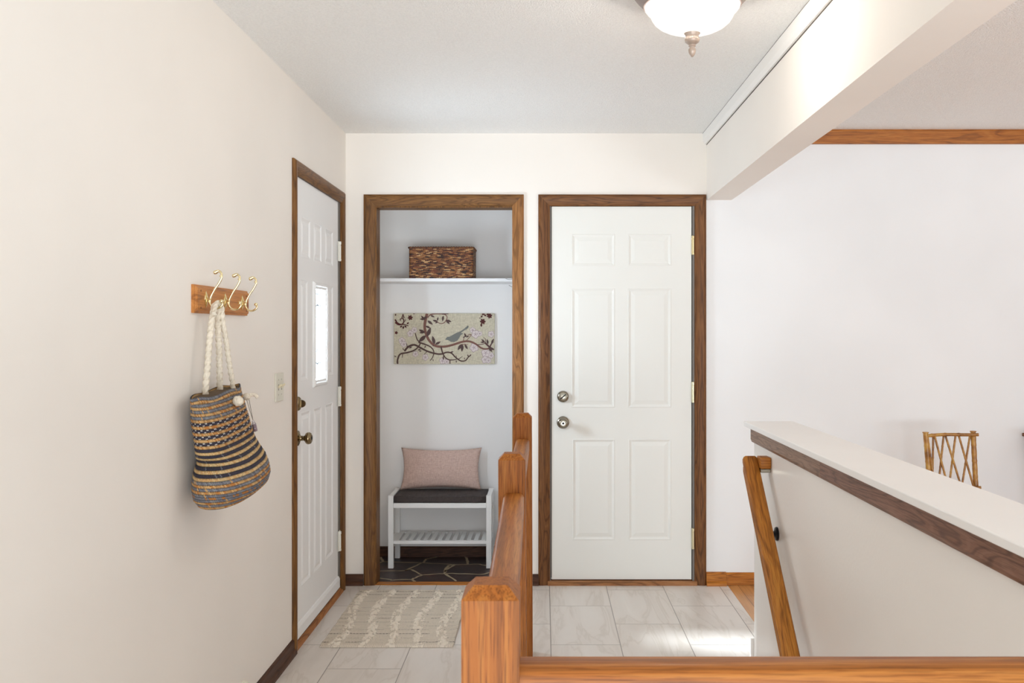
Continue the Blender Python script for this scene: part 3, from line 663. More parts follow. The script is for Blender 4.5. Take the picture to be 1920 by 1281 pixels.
for bt in (.22, 1.7):
    c = top + dn * bt; zc = c.z - .130
    bm = bmesh.new(); lathe(bm, [(.0001, 0), (.026, 0), (.027, -.004), (.024, -.009), (.014, -.012), (.009, -.016), (.008, -.030), (.0001, -.031)], (XB0, c.y, zc), 'X', 28)
    tube(bm, smoothpath([(XB0 - .020, c.y, zc), (XB0 - .045, c.y, zc + .005), (XB0 - .064, c.y, zc + .025), (XB0 - .069, c.y, zc + .062)], 6), .0065, 12)
    box(bm, .800, .836, c.y - .016, c.y + .016, zc + .058, zc + .064)
    obj('wall_bracket', bm, M['black'], parent=hr, smooth=40)

# ------------------------------------------------------------------ closet: shelf, basket, picture, bench, pillow
bm = bmesh.new(); box(bm, XL + .001, -.101, 5.67, YC, 1.672, 1.6915, bev=.0015)
tag(obj('closet_shelf', bm, simple('shelf_white', srgb(236, 236, 238), .4), origin=(-.54, 5.83, 1.672)), 'white closet shelf board carrying the wicker basket', 'shelf')
# small wire at the right end of the shelf
bm = bmesh.new()
tube(bm, smoothpath([(fx(948, 5.60), 5.62, fz(522.5, 5.62)), (fx(953, 5.6), 5.60, fz(523.8, 5.6)), (fx(958, 5.6), 5.585, fz(523.8, 5.585)), (fx(966, 5.6), 5.58, fz(523, 5.58)), (fx(968, 5.6), 5.60, fz(532, 5.6)), (fx(961, 5.6), 5.60, fz(537.6, 5.6)), (fx(957, 5.6), 5.61, fz(536.6, 5.61)), (fx(954, 5.6), 5.62, fz(535, 5.62))], 5), .0012, 6)
tag(obj('wire_hook', bm, M['black'], smooth=True), 'thin dark wire hook clipped on the end of the closet shelf', 'hook')

def cgrid(bm, nu, nv, pos, col, lay, close_u=False, mi=0):
    V = [[bm.verts.new(pos(i / nu, j / nv)) for j in range(nv + 1)] for i in range(nu if close_u else nu + 1)]
    fs = []
    for i in range(nu):
        for j in range(nv):
            i2 = (i + 1) % len(V) if close_u else i + 1
            f = bm.faces.new((V[i][j], V[i2][j], V[i2][j + 1], V[i][j + 1])); f.material_index = mi
            c = col((i + .5) / nu, (j + .5) / nv)
            for lp in f.loops: lp[lay] = c
            fs.append(f)
    return V
# woven basket
bx0, bx1, by0, by1, bz0, bz1 = -.788, -.414, 5.70, 5.93, 1.6917, 1.874
rb = random.Random(5)
pal = [srgb(56, 32, 24), srgb(106, 62, 34), srgb(142, 92, 50), srgb(168, 114, 66), srgb(120, 62, 38), srgb(80, 44, 32), srgb(206, 164, 112)]
NR = 38; rowc = [[rb.choices(range(7), [17, 20, 22, 16, 12, 12, 7 if r % 5 else 26])[0] for _ in range(60)] for r in range(NR)]
bm = bmesh.new(); lay = bm.loops.layers.float_color.new('Col')
per = [(bx0, by0), (bx1, by0), (bx1, by1), (bx0, by1)]; lens = [bx1 - bx0, by1 - by0] * 2; TL = sum(lens)
def bpos(u, v):
    s = (u % 1.0) * TL; k = 0
    while s > lens[k] and k < 3: s -= lens[k]; k += 1
    a, b = per[k], per[(k + 1) % 4]; t = s / lens[k]; x = a[0] + (b[0] - a[0]) * t; y = a[1] + (b[1] - a[1]) * t
    nx, ny = ((0, -1), (1, 0), (0, 1), (-1, 0))[k]
    r = v * NR; row = int(r); stak = s / .022
    amp = .0024 * math.sin((r % 1.0) * PI) ** .6 * (0.45 + .55 * (math.cos(PI * stak + PI * (row % 2)) * .5 + .5)) + .0012 * mnoise.noise(Vector((s * 60, r * 3, k)))
    e = min(s, lens[k] - s); rd = max(0, .010 - e); amp -= rd * .45
    z = bz0 + (bz1 - bz0) * v + .0015 * mnoise.noise(Vector((u * 60, row, 3)))
    if v > .96: z -= max(0, (bx1 and x - (bx1 - .02))) * .25
    return (x + nx * amp, y + ny * amp, z)
def bcol(u, v):
    r = int(v * NR); c = pal[rowc[min(r, NR - 1)][int(u * 59.9 + (r * 7 % 5) * .2) % 60]]
    if (v * NR) % 1.0 < .16: c = tuple(q * .35 for q in c[:3]) + (1,)
    g = .8 + .4 * rb.random(); return (c[0] * g, c[1] * g, c[2] * g, 1)
cgrid(bm, 520, NR * 4, bpos, bcol, lay, close_u=True)
bk = thing('wicker_basket', ((bx0 + bx1) / 2, (by0 + by1) / 2, bz0), 'dark brown woven wicker basket on the closet shelf', 'basket')
o = obj('basket_body', bm, M['basket'], parent=bk, smooth=True)
bm = bmesh.new(); lay = bm.loops.layers.float_color.new('Col')
rp = [(bx0, by0), (bx1 - .012, by0), (bx1, by0 + .012), (bx1, by1), (bx0, by1), (bx0, by0)]
pp = []
for i in range(len(rp) - 1):
    n_ = max(2, int((Vector(rp[i + 1]) - Vector(rp[i])).length / .003))
    for k in range(n_): q = Vector(rp[i]).lerp(Vector(rp[i + 1]), k / n_); pp.append((q.x, q.y, bz1 - .002))
pp.append((rp[0][0], rp[0][1], bz1 - .002))
tube(bm, pp, .0058, 10, rf=lambda r, a, L: r * (1 + .22 * math.cos(2 * a - L * 420)))
for f in bm.faces:
    c = rb.choice([pal[0], pal[1], pal[5], pal[1], pal[2]])
    for lp in f.loops: lp[lay] = c
obj('basket_rim', bm, M['basket'], parent=bk, smooth=True)
obj('basket_floor', newbox(bx0 + .004, bx1 - .004, by0 + .004, by1 - .004, bz0, bz0 + .006), simple('basket_inner', srgb(84, 52, 34), .8), parent=bk)

# picture: stretched canvas with a printed bird, branches and blossom
AY = YC - .028
art = thing('canvas_picture', (fx(833, AY), YC, fz(683, AY)), 'stretched canvas print of a grey bird on blossoming branches', 'picture')
ax0, ax1, az0, az1 = fx(738.3, AY), fx(927.5, AY), fz(683, AY), fz(587.8, AY)
bm = bmesh.new(); box(bm, ax0, ax1, AY, YC - .0005, az0, az1, bev=.003, seg=2); obj('canvas', bm, M['linen'], parent=art)
def A(x, y):      # zoomed picture coordinates (65..1800, 75..935) -> canvas
    return (ax0 + (x - 65) / 1740 * (ax1 - ax0), az1 - (y - 78) / 858 * (az1 - az0))
pr = bmesh.new(); lvl = [0]
def mi_of(n): return ['vine_dark', 'vine_brown', 'leaf', 'maroon', 'bird', 'pale', 'pinkline', 'vine_red'].index(n)
def yl(): lvl[0] += 1; return AY - .0004 - lvl[0] * .000012
def stroke(pts, wd, m, taper=True):
    P = smoothpath([(a, b, 0) for a, b in pts], 7); y = yl(); prev = None
    for i, p in enumerate(P):
        t = (P[min(i + 1, len(P) - 1)] - P[max(i - 1, 0)]).normalized(); nn = Vector((-t.y, t.x, 0)); s = i / (len(P) - 1)
        ww = wd * 1.3 * (1 - .5 * s if taper else 1) / 2
        q = []
        for sg in (1, -1):
            r = p + nn * ww * sg; X, Z = A(min(1800, max(66, r.x)), min(934, max(80, r.y))); q.append(pr.verts.new((X, y, Z)))
        if prev: f = pr.faces.new((prev[0], q[0], q[1], prev[1])); f.material_index = mi_of(m)
        prev = q
def poly(pts, m):
    y = yl(); vs = [pr.verts.new((lambda a: (a[0], y, a[1]))(A(min(1802, max(66, px)), min(934, max(80, py))))) for px, py in pts]
    f = pr.faces.new(vs); f.material_index = mi_of(m)
def leaf(x, y, L, ang, m='leaf', wd=.38):
    a = math.radians(ang); c, s = math.cos(a), math.sin(a); pts = []
    for k in range(9): t = k / 8; pts.append((t * L, math.sin(PI * t ** .85) * L * wd * .5))
    for k in range(7, 0, -1): t = k / 8; pts.append((t * L, -math.sin(PI * t ** .85) * L * wd * .5))
    poly([(x + c * u - s * v, y - (s * u + c * v)) for u, v in pts], m)
def flower(x, y, r, m='pale', n=5, line=True, ph=0):
    for q, (rr, mm) in enumerate(((1.0, 'pinkline'), (.88, m)) if line else ((1.0, m),)):
        pts = []
        for k in range(40):
            t = 2 * PI * k / 40; rad = r * rr * (.74 + .26 * abs(math.cos((t + ph) * n / 2))); pts.append((x + rad * math.cos(t), y - rad * math.sin(t)))
        poly(pts, mm)
    if line:
        for k in range(5):
            t = 2 * PI * k / 5 + ph; stroke([(x, y), (x + r * .45 * math.cos(t), y - r * .45 * math.sin(t))], 6, 'pinkline', False)
for x, y, r in ((420, 360, 55), (350, 420, 60), (205, 540, 62), (240, 600, 58), (440, 765, 55), (610, 820, 60), (1425, 360, 55), (1475, 430, 75), (1550, 420, 45), (1745, 430, 62), (1450, 655, 82), (1650, 745, 80), (1745, 790, 55), (1640, 860, 68), (1700, 875, 50), (905, 880, 60), (980, 895, 45)):
    flower(x, y, r, ph=random.random())
# main reddish stem and lower branches
stroke([(640, 82), (610, 200), (600, 320), (625, 430), (680, 540), (780, 625), (930, 640), (1080, 610), (1240, 560), (1360, 550), (1470, 590), (1560, 655), (1640, 680), (1720, 665)], 38, 'vine_red')
stroke([(650, 150), (700, 100), (800, 85), (940, 95), (985, 150), (940, 230), (870, 250), (810, 215)], 16, 'vine_red'); stroke([(900, 90), (1010, 82)], 14, 'vine_brown', False)
stroke([(130, 925), (135, 850), (180, 765), (300, 740), (420, 700), (490, 640), (520, 580), (470, 520), (435, 410)], 24, 'vine_dark')
stroke([(250, 715), (320, 640), (420, 610), (520, 655), (640, 715), (770, 755), (880, 765), (980, 735), (1060, 750), (1130, 820), (1220, 880), (1300, 875), (1350, 820), (1400, 775)], 26, 'vine_dark')
stroke([(490, 565), (600, 600), (700, 645), (755, 720), (740, 810), (695, 875)], 20, 'vine_dark'); stroke([(880, 640), (910, 750), (960, 830), (1040, 865), (1150, 855)], 20, 'vine_dark'); stroke([(1035, 870), (1035, 930)], 12, 'vine_dark', False)
for a in ([(640, 720), (590, 770)], [(300, 640), (280, 580)], [(220, 765), (210, 830)], [(1170, 860), (1250, 805)], [(1150, 850), (1140, 790)], [(925, 790), (925, 850)]): stroke(a, 11, 'vine_dark')
stroke([(1260, 560), (1290, 470), (1400, 435)], 9, 'vine_red'); stroke([(1310, 545), (1400, 440), (1340, 430)], 9, 'vine_red'); stroke([(1500, 610), (1620, 590), (1650, 520), (1610, 480)], 10, 'vine_brown'); stroke([(1640, 575), (1710, 640), (1790, 690)], 22, 'vine_brown', False); stroke([(1720, 650), (1790, 510)], 20, 'vine_brown'); stroke([(1240, 600), (1350, 605)], 10, 'vine_red'); stroke([(1290, 590), (1330, 660)], 7, 'vine_red')
for x, y, L, a in ((640, 130, 110, 215), (600, 190, 95, 130), (600, 170, 85, 185), (650, 200, 115, -38), (700, 110, 80, -25), (615, 290, 95, -25), (600, 400, 115, 155), (610, 390, 105, 190), (640, 470, 170, 68), (620, 450, 175, 222), (770, 600, 150, 105), (780, 605, 110, 28), (920, 115, 100, 262), (970, 190, 100, -20), (965, 185, 100, -50), (820, 215, 90, 165), (815, 205, 70, 75), (830, 220, 60, 205), (1240, 595, 130, 235), (1250, 600, 130, 265), (1290, 600, 100, 300),
                   (1310, 480, 80, 110), (1310, 480, 60, 20), (1300, 470, 50, 200), (1635, 565, 80, 140), (1630, 565, 70, 180), (1690, 600, 90, 100), (1700, 650, 110, -25), (1700, 655, 100, -50), (1750, 600, 100, 70), (380, 640, 60, 210), (480, 700, 60, 20), (500, 715, 50, 0), (615, 620, 50, 250), (745, 640, 40, 90), (240, 700, 45, 120), (1040, 735, 60, 10), (920, 800, 70, 270), (1140, 870, 45, 280), (1285, 860, 40, 90), (1355, 820, 55, 110), (110, 815, 45, 150), (130, 900, 60, 280), (740, 850, 40, 280)):
    leaf(x, y, L, a)
for k in range(6): leaf(350, 150, 50, 60 * k + 10, 'maroon', .6)
for k in range(6): leaf(1600, 215, 55, 60 * k, 'maroon', .6); leaf(1718, 120, 52, 60 * k + 15, 'maroon', .6)
for k in range(5): leaf(110, 405, 32, 72 * k, 'maroon', .7)
stroke([(90, 180), (130, 240), (200, 265), (240, 220), (225, 165), (180, 175), (185, 205)], 20, 'maroon'); stroke([(90, 230), (150, 270), (240, 265), (320, 290)], 18, 'maroon'); stroke([(240, 215), (270, 200), (262, 175)], 10, 'maroon')
for x, y, L, a in ((225, 135, 50, 90), (225, 135, 35, 200), (225, 135, 35, -20), (230, 290, 55, 270), (210, 285, 50, 220), (250, 285, 50, 320), (290, 260, 50, 40), (95, 120, 40, 80), (400, 85, 30, 0), (1570, 150, 50, 60), (1580, 95, 60, 10), (1620, 100, 50, -30), (1660, 95, 60, 0), (1570, 250, 60, 280), (1565, 160, 30, 170)): leaf(x, y, L, a, 'maroon', .55)
poly([(950, 520), (985, 478), (1030, 470), (1075, 445), (1150, 405), (1210, 385), (1280, 335), (1340, 285), (1358, 292), (1345, 325), (1270, 375), (1220, 405), (1262, 420), (1215, 450), (1195, 490), (1165, 535), (1110, 562), (1050, 558), (1005, 530)], 'bird')
mats = [simple('print_' + n, c, .85) for n, c in (('vine_dark', srgb(84, 62, 58)), ('vine_brown', srgb(92, 62, 62)), ('leaf', srgb(88, 68, 66)), ('maroon', srgb(82, 38, 36)), ('bird', srgb(122, 124, 120)), ('pale', srgb(214, 202, 200)), ('pinkline', srgb(168, 148, 152)), ('vine_red', srgb(126, 88, 78)))]
obj('print', pr, mats, parent=art)

# bench
BX0, BX1, BY0, BY1 = -.9077, -.306, 5.68, 5.965; LG = .0305
bench = thing('storage_bench', ((BX0 + BX1) / 2, (BY0 + BY1) / 2, 0), 'white shoe bench with slatted shelf and charcoal seat pad in the closet', 'bench')
for x in (BX0, BX1 - LG):
    for y in (BY0, BY1 - LG): obj('leg', newbox(x, x + LG, y, y + LG, .0015, .426, bev=.002), M['benchw'], parent=bench)
for x in (BX0 + .002, BX1 - LG + .002):
    bm = bmesh.new(); box(bm, x, x + LG - .004, BY0 + LG, BY1 - LG, .353, .424, bev=.002); obj('side_rail', bm, M['benchw'], parent=bench)
    obj('shelf_side_rail', newbox(x, x + LG - .004, BY0 + LG, BY1 - LG, .135, .158, bev=.002), M['benchw'], parent=bench)
for y in (BY0 + .004, BY1 - LG + .004):
    bm = bmesh.new(); box(bm, BX0 + LG, BX1 - LG, y, y + .022, .353, .382, bev=.0015); obj('seat_rail', bm, M['benchw'], parent=bench)
    bm = bmesh.new(); box(bm, BX0 + LG, BX1 - LG, y, y + .022, .143, .162, bev=.0015); obj('shelf_rail', bm, M['benchw'], parent=bench)
x = BX0 + LG + .001
for k in range(13):
    wdt = .028 if k in (0, 12) else .0250
    obj('slat', newbox(x, x + wdt, BY0 + .022, BY1 - .022, .150, .163, bev=.001), M['benchw'], parent=bench)
    x += (BX1 - BX0 - 2 * LG - .032) / 12
def roundbox(x0, x1, y0, y1, z0, z1, puff, nx=24, ny=12):
    bm = bmesh.new(); box(bm, x0, x1, y0, y1, z0, z1)
    bmesh.ops.subdivide_edges(bm, edges=bm.edges[:], cuts=10, use_grid_fill=True)
    for v in bm.verts:
        u = (v.co.x - x0) / (x1 - x0); t = (v.co.y - y0) / (y1 - y0)
        if v.co.z > (z0 + z1) / 2: v.co.z += puff * (1 - (2 * u - 1) ** 4) * (1 - (2 * t - 1) ** 4) * (v.co.z - (z0 + z1) / 2) / ((z1 - z0) / 2)
    r = .006
    for v in bm.verts:
        c = Vector((min(max(v.co.x, x0 + r), x1 - r), min(max(v.co.y, y0 + r), y1 - r), min(max(v.co.z, z0 + r), z1 + puff - r)))
        d = v.co - c
        if d.length > r: v.co = c + d.normalized() * r
    return bm
obj('seat_pad', roundbox(BX0 + LG + .001, BX1 - LG - .001, BY0 + .002, BY1 - .004, .382, .420, .008), M['cushion'], parent=bench, smooth=True)
# pillow leaning on the closet wall
def pillow():
    bm = bmesh.new(); W, H, D = .245, .128, .055; nu, nv = 44, 26; L = {}
    for sgn in (1, -1):
        for i in range(nu + 1):
            for j in range(nv + 1):
                u, v = 2 * i / nu - 1, 2 * j / nv - 1
                edge = (i in (0, nu)) or (j in (0, nv))
                if edge and sgn < 0: L[sgn, i, j] = L[1, i, j]; continue
                x = u * W * (1 - .085 * (1 - v * v) * abs(u) ** 1.5); z = v * H * (1 - .14 * (1 - u * u) * abs(v) ** 1.5)
                th = D * (max(0, 1 - u ** 2) ** .42) * (max(0, 1 - v ** 2) ** .42)
                th += .0022 * mnoise.noise(Vector((u * 5, v * 5, sgn * 3))) * (1 - max(abs(u), abs(v)) ** 6)
                c = max(0, abs(u) - .62) * max(0, abs(v) - .55)
                th += .05 * c * math.sin(9 * (abs(u) - abs(v)) * 3) * (1 if not edge else 0)
                L[sgn, i, j] = bm.verts.new((x, -sgn * th, z))
    for sgn in (1, -1):
        for i in range(nu):
            for j in range(nv):
                q = (L[sgn, i, j], L[sgn, i + 1, j], L[sgn, i + 1, j + 1], L[sgn, i, j + 1])
                bm.faces.new(q if sgn > 0 else q[::-1])
    a = math.radians(-14); R = Matrix.Rotation(a, 4, 'X')
    for v in bm.verts: v.co = R @ v.co + Vector(((fx(751, 5.87) + fx(901, 5.87)) / 2, 5.900, .5525))
    for v in bm.verts:
        if v.co.z < .4295: v.co.z = .4295 + (v.co.z - .4295) * .1
    return bm
tag(obj('throw_pillow', pillow(), M['pillow'], smooth=True), 'dusty pink lumbar pillow leaning on the wall above the bench pad', 'pillow')

# ------------------------------------------------------------------ rug
RX0, RX1, RY0, RY1 = -.983, -.398, 4.262, 5.20
rr = random.Random(11); NRW = 78
rt = [[0] * 60 for _ in range(NRW)]
dark = {r: rr.random() for r in range(NRW)}
def tuft(x, y):
    s = 0
    for k in range(5):
        cx = RX0 + .055 + k * .118 + .022 * math.sin((y - RY0) * 7 + k * .6); d = x - cx
        if abs(d) > .05: continue
        n_ = mnoise.noise(Vector((x * 55, y * 45, 1.7 + k))) + .35 * mnoise.noise(Vector((x * 140, y * 120, k)))
        s = max(s, math.exp(-(d / .022) ** 2) * max(0, min(1, (n_ + .12) * 3.0)))
    return s
def rpos(u, v):
    x = RX0 + (RX1 - RX0) * u; y = RY0 + (RY1 - RY0) * v
    edge = .004 * mnoise.noise(Vector((1, y * 14, 0)))
    x += edge * (1 if u > .5 else -1) * (abs(2 * u - 1) ** 6)
    row = v * NRW; h = .0035 + .0022 * abs(math.sin(PI * row)) + .001 * math.sin(x * 900)
    t = tuft(x, y); h += t * (.0085 + .005 * mnoise.noise(Vector((x * 120, y * 120, 2))))
    e = min(u, 1 - u, v, 1 - v)
    if e <= 0: h = .0012
    if v < .03 or v > .975: h = .006 if e > 0 else .0012
    if u > .93: h += .010 * ((u - .93) / .07) ** 2 * max(0, math.sin(PI * min(1, v * 1.2)))
    return (x, y + .002 * mnoise.noise(Vector((x * 30, row, 0))), h)
def rcol(u, v):
    x = RX0 + (RX1 - RX0) * u; y = RY0 + (RY1 - RY0) * v; row = v * NRW; ri = int(row + .5); fr_ = abs(row - ri)
    b = srgb(238, 229, 214); t = tuft(x, y)
    g = .93 + .07 * mnoise.noise(Vector((x * 90, y * 60, 5)))
    if v > .03 and v < .975 and t < .35 and fr_ < .3:
        if ri % 5 == 0 and mnoise.noise(Vector((x * 9, ri * 3.1, 0))) > -.12: k = .30 if (int(x * 200) % 3) else .62
        else: k = .74 if (int(x * 260) % 2) else .9
        g *= k
    elif t < .3 and int(x * 260) % 2 == 0: g *= .80
    b = srgb(226, 213, 194) if t < .3 else srgb(234, 223, 206)
    return (b[0] * g, b[1] * g, b[2] * g, 1)
bm = bmesh.new(); lay = bm.loops.layers.float_color.new('Col'); cgrid(bm, 320, NRW * 5, rpos, rcol, lay)
tag(obj('entry_rug', bm, M['rug'], smooth=True), 'cream chunky woven cotton rug on the tile beside the entrance door', 'rug')

# ------------------------------------------------------------------ coat rack
rack = thing('coat_rack', (XL, 3.258, 1.44), 'small oak coat rack with three brass double hooks on the wall', 'coat rack')
bm = bmesh.new()
for (x_, i_, c_) in ((0, 0, 0),): pass
y0, y1, z0, z1 = 2.990, 3.530, 1.4385, 1.5265
A1 = [(XL, 0), (XL + .008, 0), (XL + .010, .005), (XL + .0135, .007), (XL + .016, .011)]
rg = [[bm.verts.new((x_, a, b)) for a, b in ((y0 + i_, z0 + i_), (y1 - i_, z0 + i_), (y1 - i_, z1 - i_), (y0 + i_, z1 - i_))] for x_, i_ in A1]
bm.faces.new(rg[0][::-1]); bm.faces.new(rg[-1])
for a, b in zip(rg, rg[1:]):
    for k in range(4): bm.faces.new((a[k], a[(k + 1) % 4], b[(k + 1) % 4], b[k]))
obj('board', bm, wood('rack_oak', srgb(120, 66, 26), srgb(184, 118, 58), srgb(198, 134, 72), axis='Y', off=.7, figure=.5, pore=.35), parent=rack)
msb = simple('screw_brown', srgb(120, 70, 34), .4, .5)
for yy in (3.030, 3.493):
    for zz in (1.508, 1.455):
        bm = bmesh.new(); lathe(bm, [(.0001, 0), (.0035, 0), (.003, .0012), (.0001, .0014)], (XL + .0160, yy, zz), 'X', 12); obj('screw', bm, msb, parent=rack)
XF = XL + .016
HY = [3.072, 3.256, 3.440]
def hookmesh(y):
    bm = bmesh.new(); zc = 1.483
    # flared back plate with pointed ends
    n = 24; R = []
    for s_, hh in ((1.0, .0), (1.0, .0015), (.75, .004), (.35, .007)):
        ring = []
        for k in range(n):
            t = 2 * PI * k / n; rz = .027 * (abs(math.sin(t)) ** 1.6 * .75 + .25) ; ry = .016 * (abs(math.cos(t)) ** .8 * .8 + .2)
            ring.append(bm.verts.new((XF + hh, y + ry * math.cos(t) * s_, zc + rz * math.sin(t) * s_)))
        R.append(ring)
    bm.faces.new(R[0][::-1]); bm.faces.new(R[-1])
    for a, b in zip(R, R[1:]):
        for k in range(n): bm.faces.new((a[k], a[(k + 1) % n], b[(k + 1) % n], b[k]))
    P = lambda L: [(XF + d, y, z) for d, z in L]
    tube(bm, P([(.004, zc), (.016, zc)]), .0048, 12)
    up_ = smoothpath(P([(.013, 1.476), (.016, 1.490), (.026, 1.510), (.041, 1.532), (.050, 1.550), (.049, 1.565), (.041, 1.572), (.032, 1.568)]), 6)
    tube(bm, up_, [.0036] * (len(up_) - 8) + [.0036 + .0004 * k for k in range(8)], 12)
    lo = smoothpath(P([(.016, 1.490), (.013, 1.476), (.017, 1.462), (.030, 1.4545), (.044, 1.457), (.053, 1.466), (.051, 1.476)]), 6)
    tube(bm, lo, .0034, 12)
    for c, r in (((XF + .050, y, 1.4765), .0062), ((XF + .030, y, 1.5675), .0062)):
        lathe(bm, [(r * math.sin(PI * k / 10) if 0 < k < 10 else 0, -r * math.cos(PI * k / 10)) for k in range(11)], c, 'Z', 16)
    lathe(bm, [(r, h) for r, h in ((.0001, -.003), (.0052, -.002), (.0052, .002), (.0001, .003))], (XF + .0485, y, 1.556), 'Z', 14)
    return bm
for y in HY: obj('coat_hook', hookmesh(y), M['brass'], parent=rack, smooth=40)

# ------------------------------------------------------------------ woven bag hanging from the first hook
bag = thing('woven_bag', (-.985, 3.06, .84), 'tall woven jute bag with tan, grey and navy stripes hanging from a hook', 'bag')
prof = []   # pixel row -> (left, right) outline, turned into centre and half size
out_ = [(733, 359, 453), (752, 361, 456), (780, 364, 461), (810, 369, 470), (835, 373, 478), (852, 373, 486), (868, 369, 496), (885, 365, 502), (905, 364, 505), (922, 368, 501), (934, 378, 490), (941, 395, 468), (945, 415, 448)]
sec = []
for py, l, r in out_:
    hw = (r - l) / 2; cx = (l + r) / 2
    t = (py - 733) / 212
    a = .175 + .02 * math.sin(PI * min(1, t)) if hw > 45 else .175 * hw / 45
    Yc = 3.07; k = F_PX / Yc
    for _ in range(4):
        kx = F_PX / Yc; Xc = (cx - VPX) / kx; ky = -Xc * F_PX / Yc ** 2
        bq = math.sqrt(max(hw ** 2 - (ky * a) ** 2, (hw * .42) ** 2)) / kx
        a2 = math.sqrt(max(hw ** 2 - (kx * bq) ** 2, 1)) / ky
        Xw = max(Xc, XL + bq + .010); Yc = Xw * F_PX / (cx - VPX)
    sec.append((fz(py, Yc), Xw, Yc, min(a, a2 if a2 > 0 else a), bq))
ROWS = 38; ztop, zbot = sec[0][0], sec[-1][0]
def bsec(t):
    z = ztop + (zbot - ztop) * t; prev = sec[0]
    for s_ in sec[1:]:
        if z >= s_[0]:
            k = (prev[0] - z) / max(1e-6, prev[0] - s_[0]); k = min(max(k, 0), 1); return [prev[i] + (s_[i] - prev[i]) * k for i in range(5)]
        prev = s_
    return list(sec[-1])
def bagpos(u, v):
    z, xc, yc, a, b = bsec(min(v, .999)); th = 2 * PI * u
    fl_ = max(0, 1 - v / .16); b *= 1 - .30 * fl_; a *= 1 + .10 * fl_
    r = v * ROWS; row = int(r); rib = abs(math.sin(PI * (r % 1.0))) ** .7
    ph = th * 68 + (row % 2) * PI + (2.2 if (r % 1.0) > .5 else 0)
    am = .0021 * rib * (.7 + .3 * math.sin(ph))
    c, s = math.cos(th), math.sin(th)
    sgn = lambda q, p: math.copysign(abs(q) ** p, q)
    x = xc + (b + am) * sgn(s, .85); y = yc + (a + am) * sgn(c, .85)
    dent = .010 * math.exp(-((v - .56) / .05) ** 2) * max(0, -c) ** 2
    y += dent * 3
    x += .004 * mnoise.noise(Vector((c * 2, v * 6, s * 2)))
    z += .055 * (y - yc) * (1.0 + .9 * v) + .016 * v ** 3 + .05 * (x - xc) * v * v
    if v < .05: z += .003 * math.sin(th * 5)
    return (max(x, XL + .003), y, z)
TAN, ORG, GRY, NAV, WHT, LTN = srgb(206, 164, 108), srgb(186, 122, 58), srgb(122, 122, 128), srgb(52, 48, 62), srgb(232, 228, 220), srgb(214, 182, 130)
seq = list('gt' * 4 + 'do' * 2 + 'dt' * 2 + 'nl' * 5 + 'go' * 2 + 'gm' + 'go' * 2 + 'gmgg')
# finer: every row is one braid; bottom quarter repeats grey and orange
rg_ = random.Random(3); HT_ = [rg_.random() for _ in range(4999)]
GRP = srgb(106, 106, 114); GR2 = srgb(136, 138, 140); DTN = srgb(180, 136, 84)
def bagcol(u, v):
    r = v * ROWS; row = min(int(r), ROWS - 1); fr_ = r % 1.0; k = seq[row] if row < len(seq) else 'g'
    sl_u = u * 136 + (fr_ * .9 if fr_ < .5 else (1 - fr_) * .9 + .5) + (row % 2) * .5; cell = int(sl_u); fu = sl_u % 1.0
    h = HT_[(cell * 7 + row * 131) % 4999]
    if k == 't': c = TAN if h < .62 else (DTN if h < .86 else ORG)
    elif k == 'l': c = LTN if h < .6 else TAN
    elif k == 'g': c = GRY if h < .5 else (GRP if h < .78 else (GR2 if h < .95 else TAN))
    elif k == 'o': c = ORG if h < .38 else (TAN if h < .8 else DTN)
    elif k == 'm': c = ORG if h < .45 else GRY
    elif k == 'n': c = NAV if h < .95 else GRP
    else:
        q = cell % 6; c = WHT if (q in (0, 1) and fr_ < .36 and fu < .8) or (q in (3, 4) and fr_ >= .64 and fu < .8) else NAV
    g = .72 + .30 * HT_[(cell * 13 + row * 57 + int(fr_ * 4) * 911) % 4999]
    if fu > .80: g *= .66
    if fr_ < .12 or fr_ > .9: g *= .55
    return (c[0] * g, c[1] * g, c[2] * g, 1)
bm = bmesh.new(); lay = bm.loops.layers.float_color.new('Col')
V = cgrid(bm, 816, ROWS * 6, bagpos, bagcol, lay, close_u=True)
fcap = bm.faces.new([V[i][-1] for i in range(len(V))])
for lp in fcap.loops: lp[lay] = GRY
# inner lining so the opening reads as fabric
V2 = []
for i in range(0, 816, 8):
    a = Vector(V[i][0].co); z, xc, yc, A_, B_ = bsec(0); a2 = Vector((xc + (a.x - xc) * .9, yc + (a.y - yc) * .97, a.z - .0005)); V2.append((bm.verts.new(a2), bm.verts.new(a2 + Vector((0, 0, -.006)))))
for i in range(len(V2)):
    f = bm.faces.new((V2[i][0], V2[(i + 1) % len(V2)][0], V2[(i + 1) % len(V2)][1], V2[i][1]))
    for lp in f.loops: lp[lay] = tuple(q * .6 for q in TAN[:3]) + (1,)
f = bm.faces.new([q[1] for q in V2])
for lp in f.loops: lp[lay] = srgb(90, 72, 50)
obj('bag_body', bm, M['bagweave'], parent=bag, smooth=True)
def W(px, py, Y): return (fx(px, Y), Y, fz(py, Y))
def ropef(r, a, L): return r * (1 + .22 * math.cos(3 * a - L * 300))
def fine(pts, n=40): 
    P = smoothpath(pts, n); return P
def rope(pts, r=.0088, parent=bag, name='rope_strap', n=22):
    bm = bmesh.new(); tube(bm, fine(pts, n), r, 15, rf=ropef); return obj(name, bm, M['rope'], parent=parent, smooth=True)
hx = XF + .034; hyk = HY[0]
topz = 1.4545 + .0125
s1 = rope([W(383, 770, 2.98), W(385, 735, 2.98), W(389, 690, 2.99), W(395, 620, 3.02), W(400, 585, 3.05), (hx - .004, hyk - .006, topz - .006), (hx, hyk + .004, topz), (hx + .002, hyk + .012, topz - .010), W(408, 600, 3.09), W(411, 660, 3.10), W(412, 722, 3.12), W(413, 750, 3.12)], .0088)
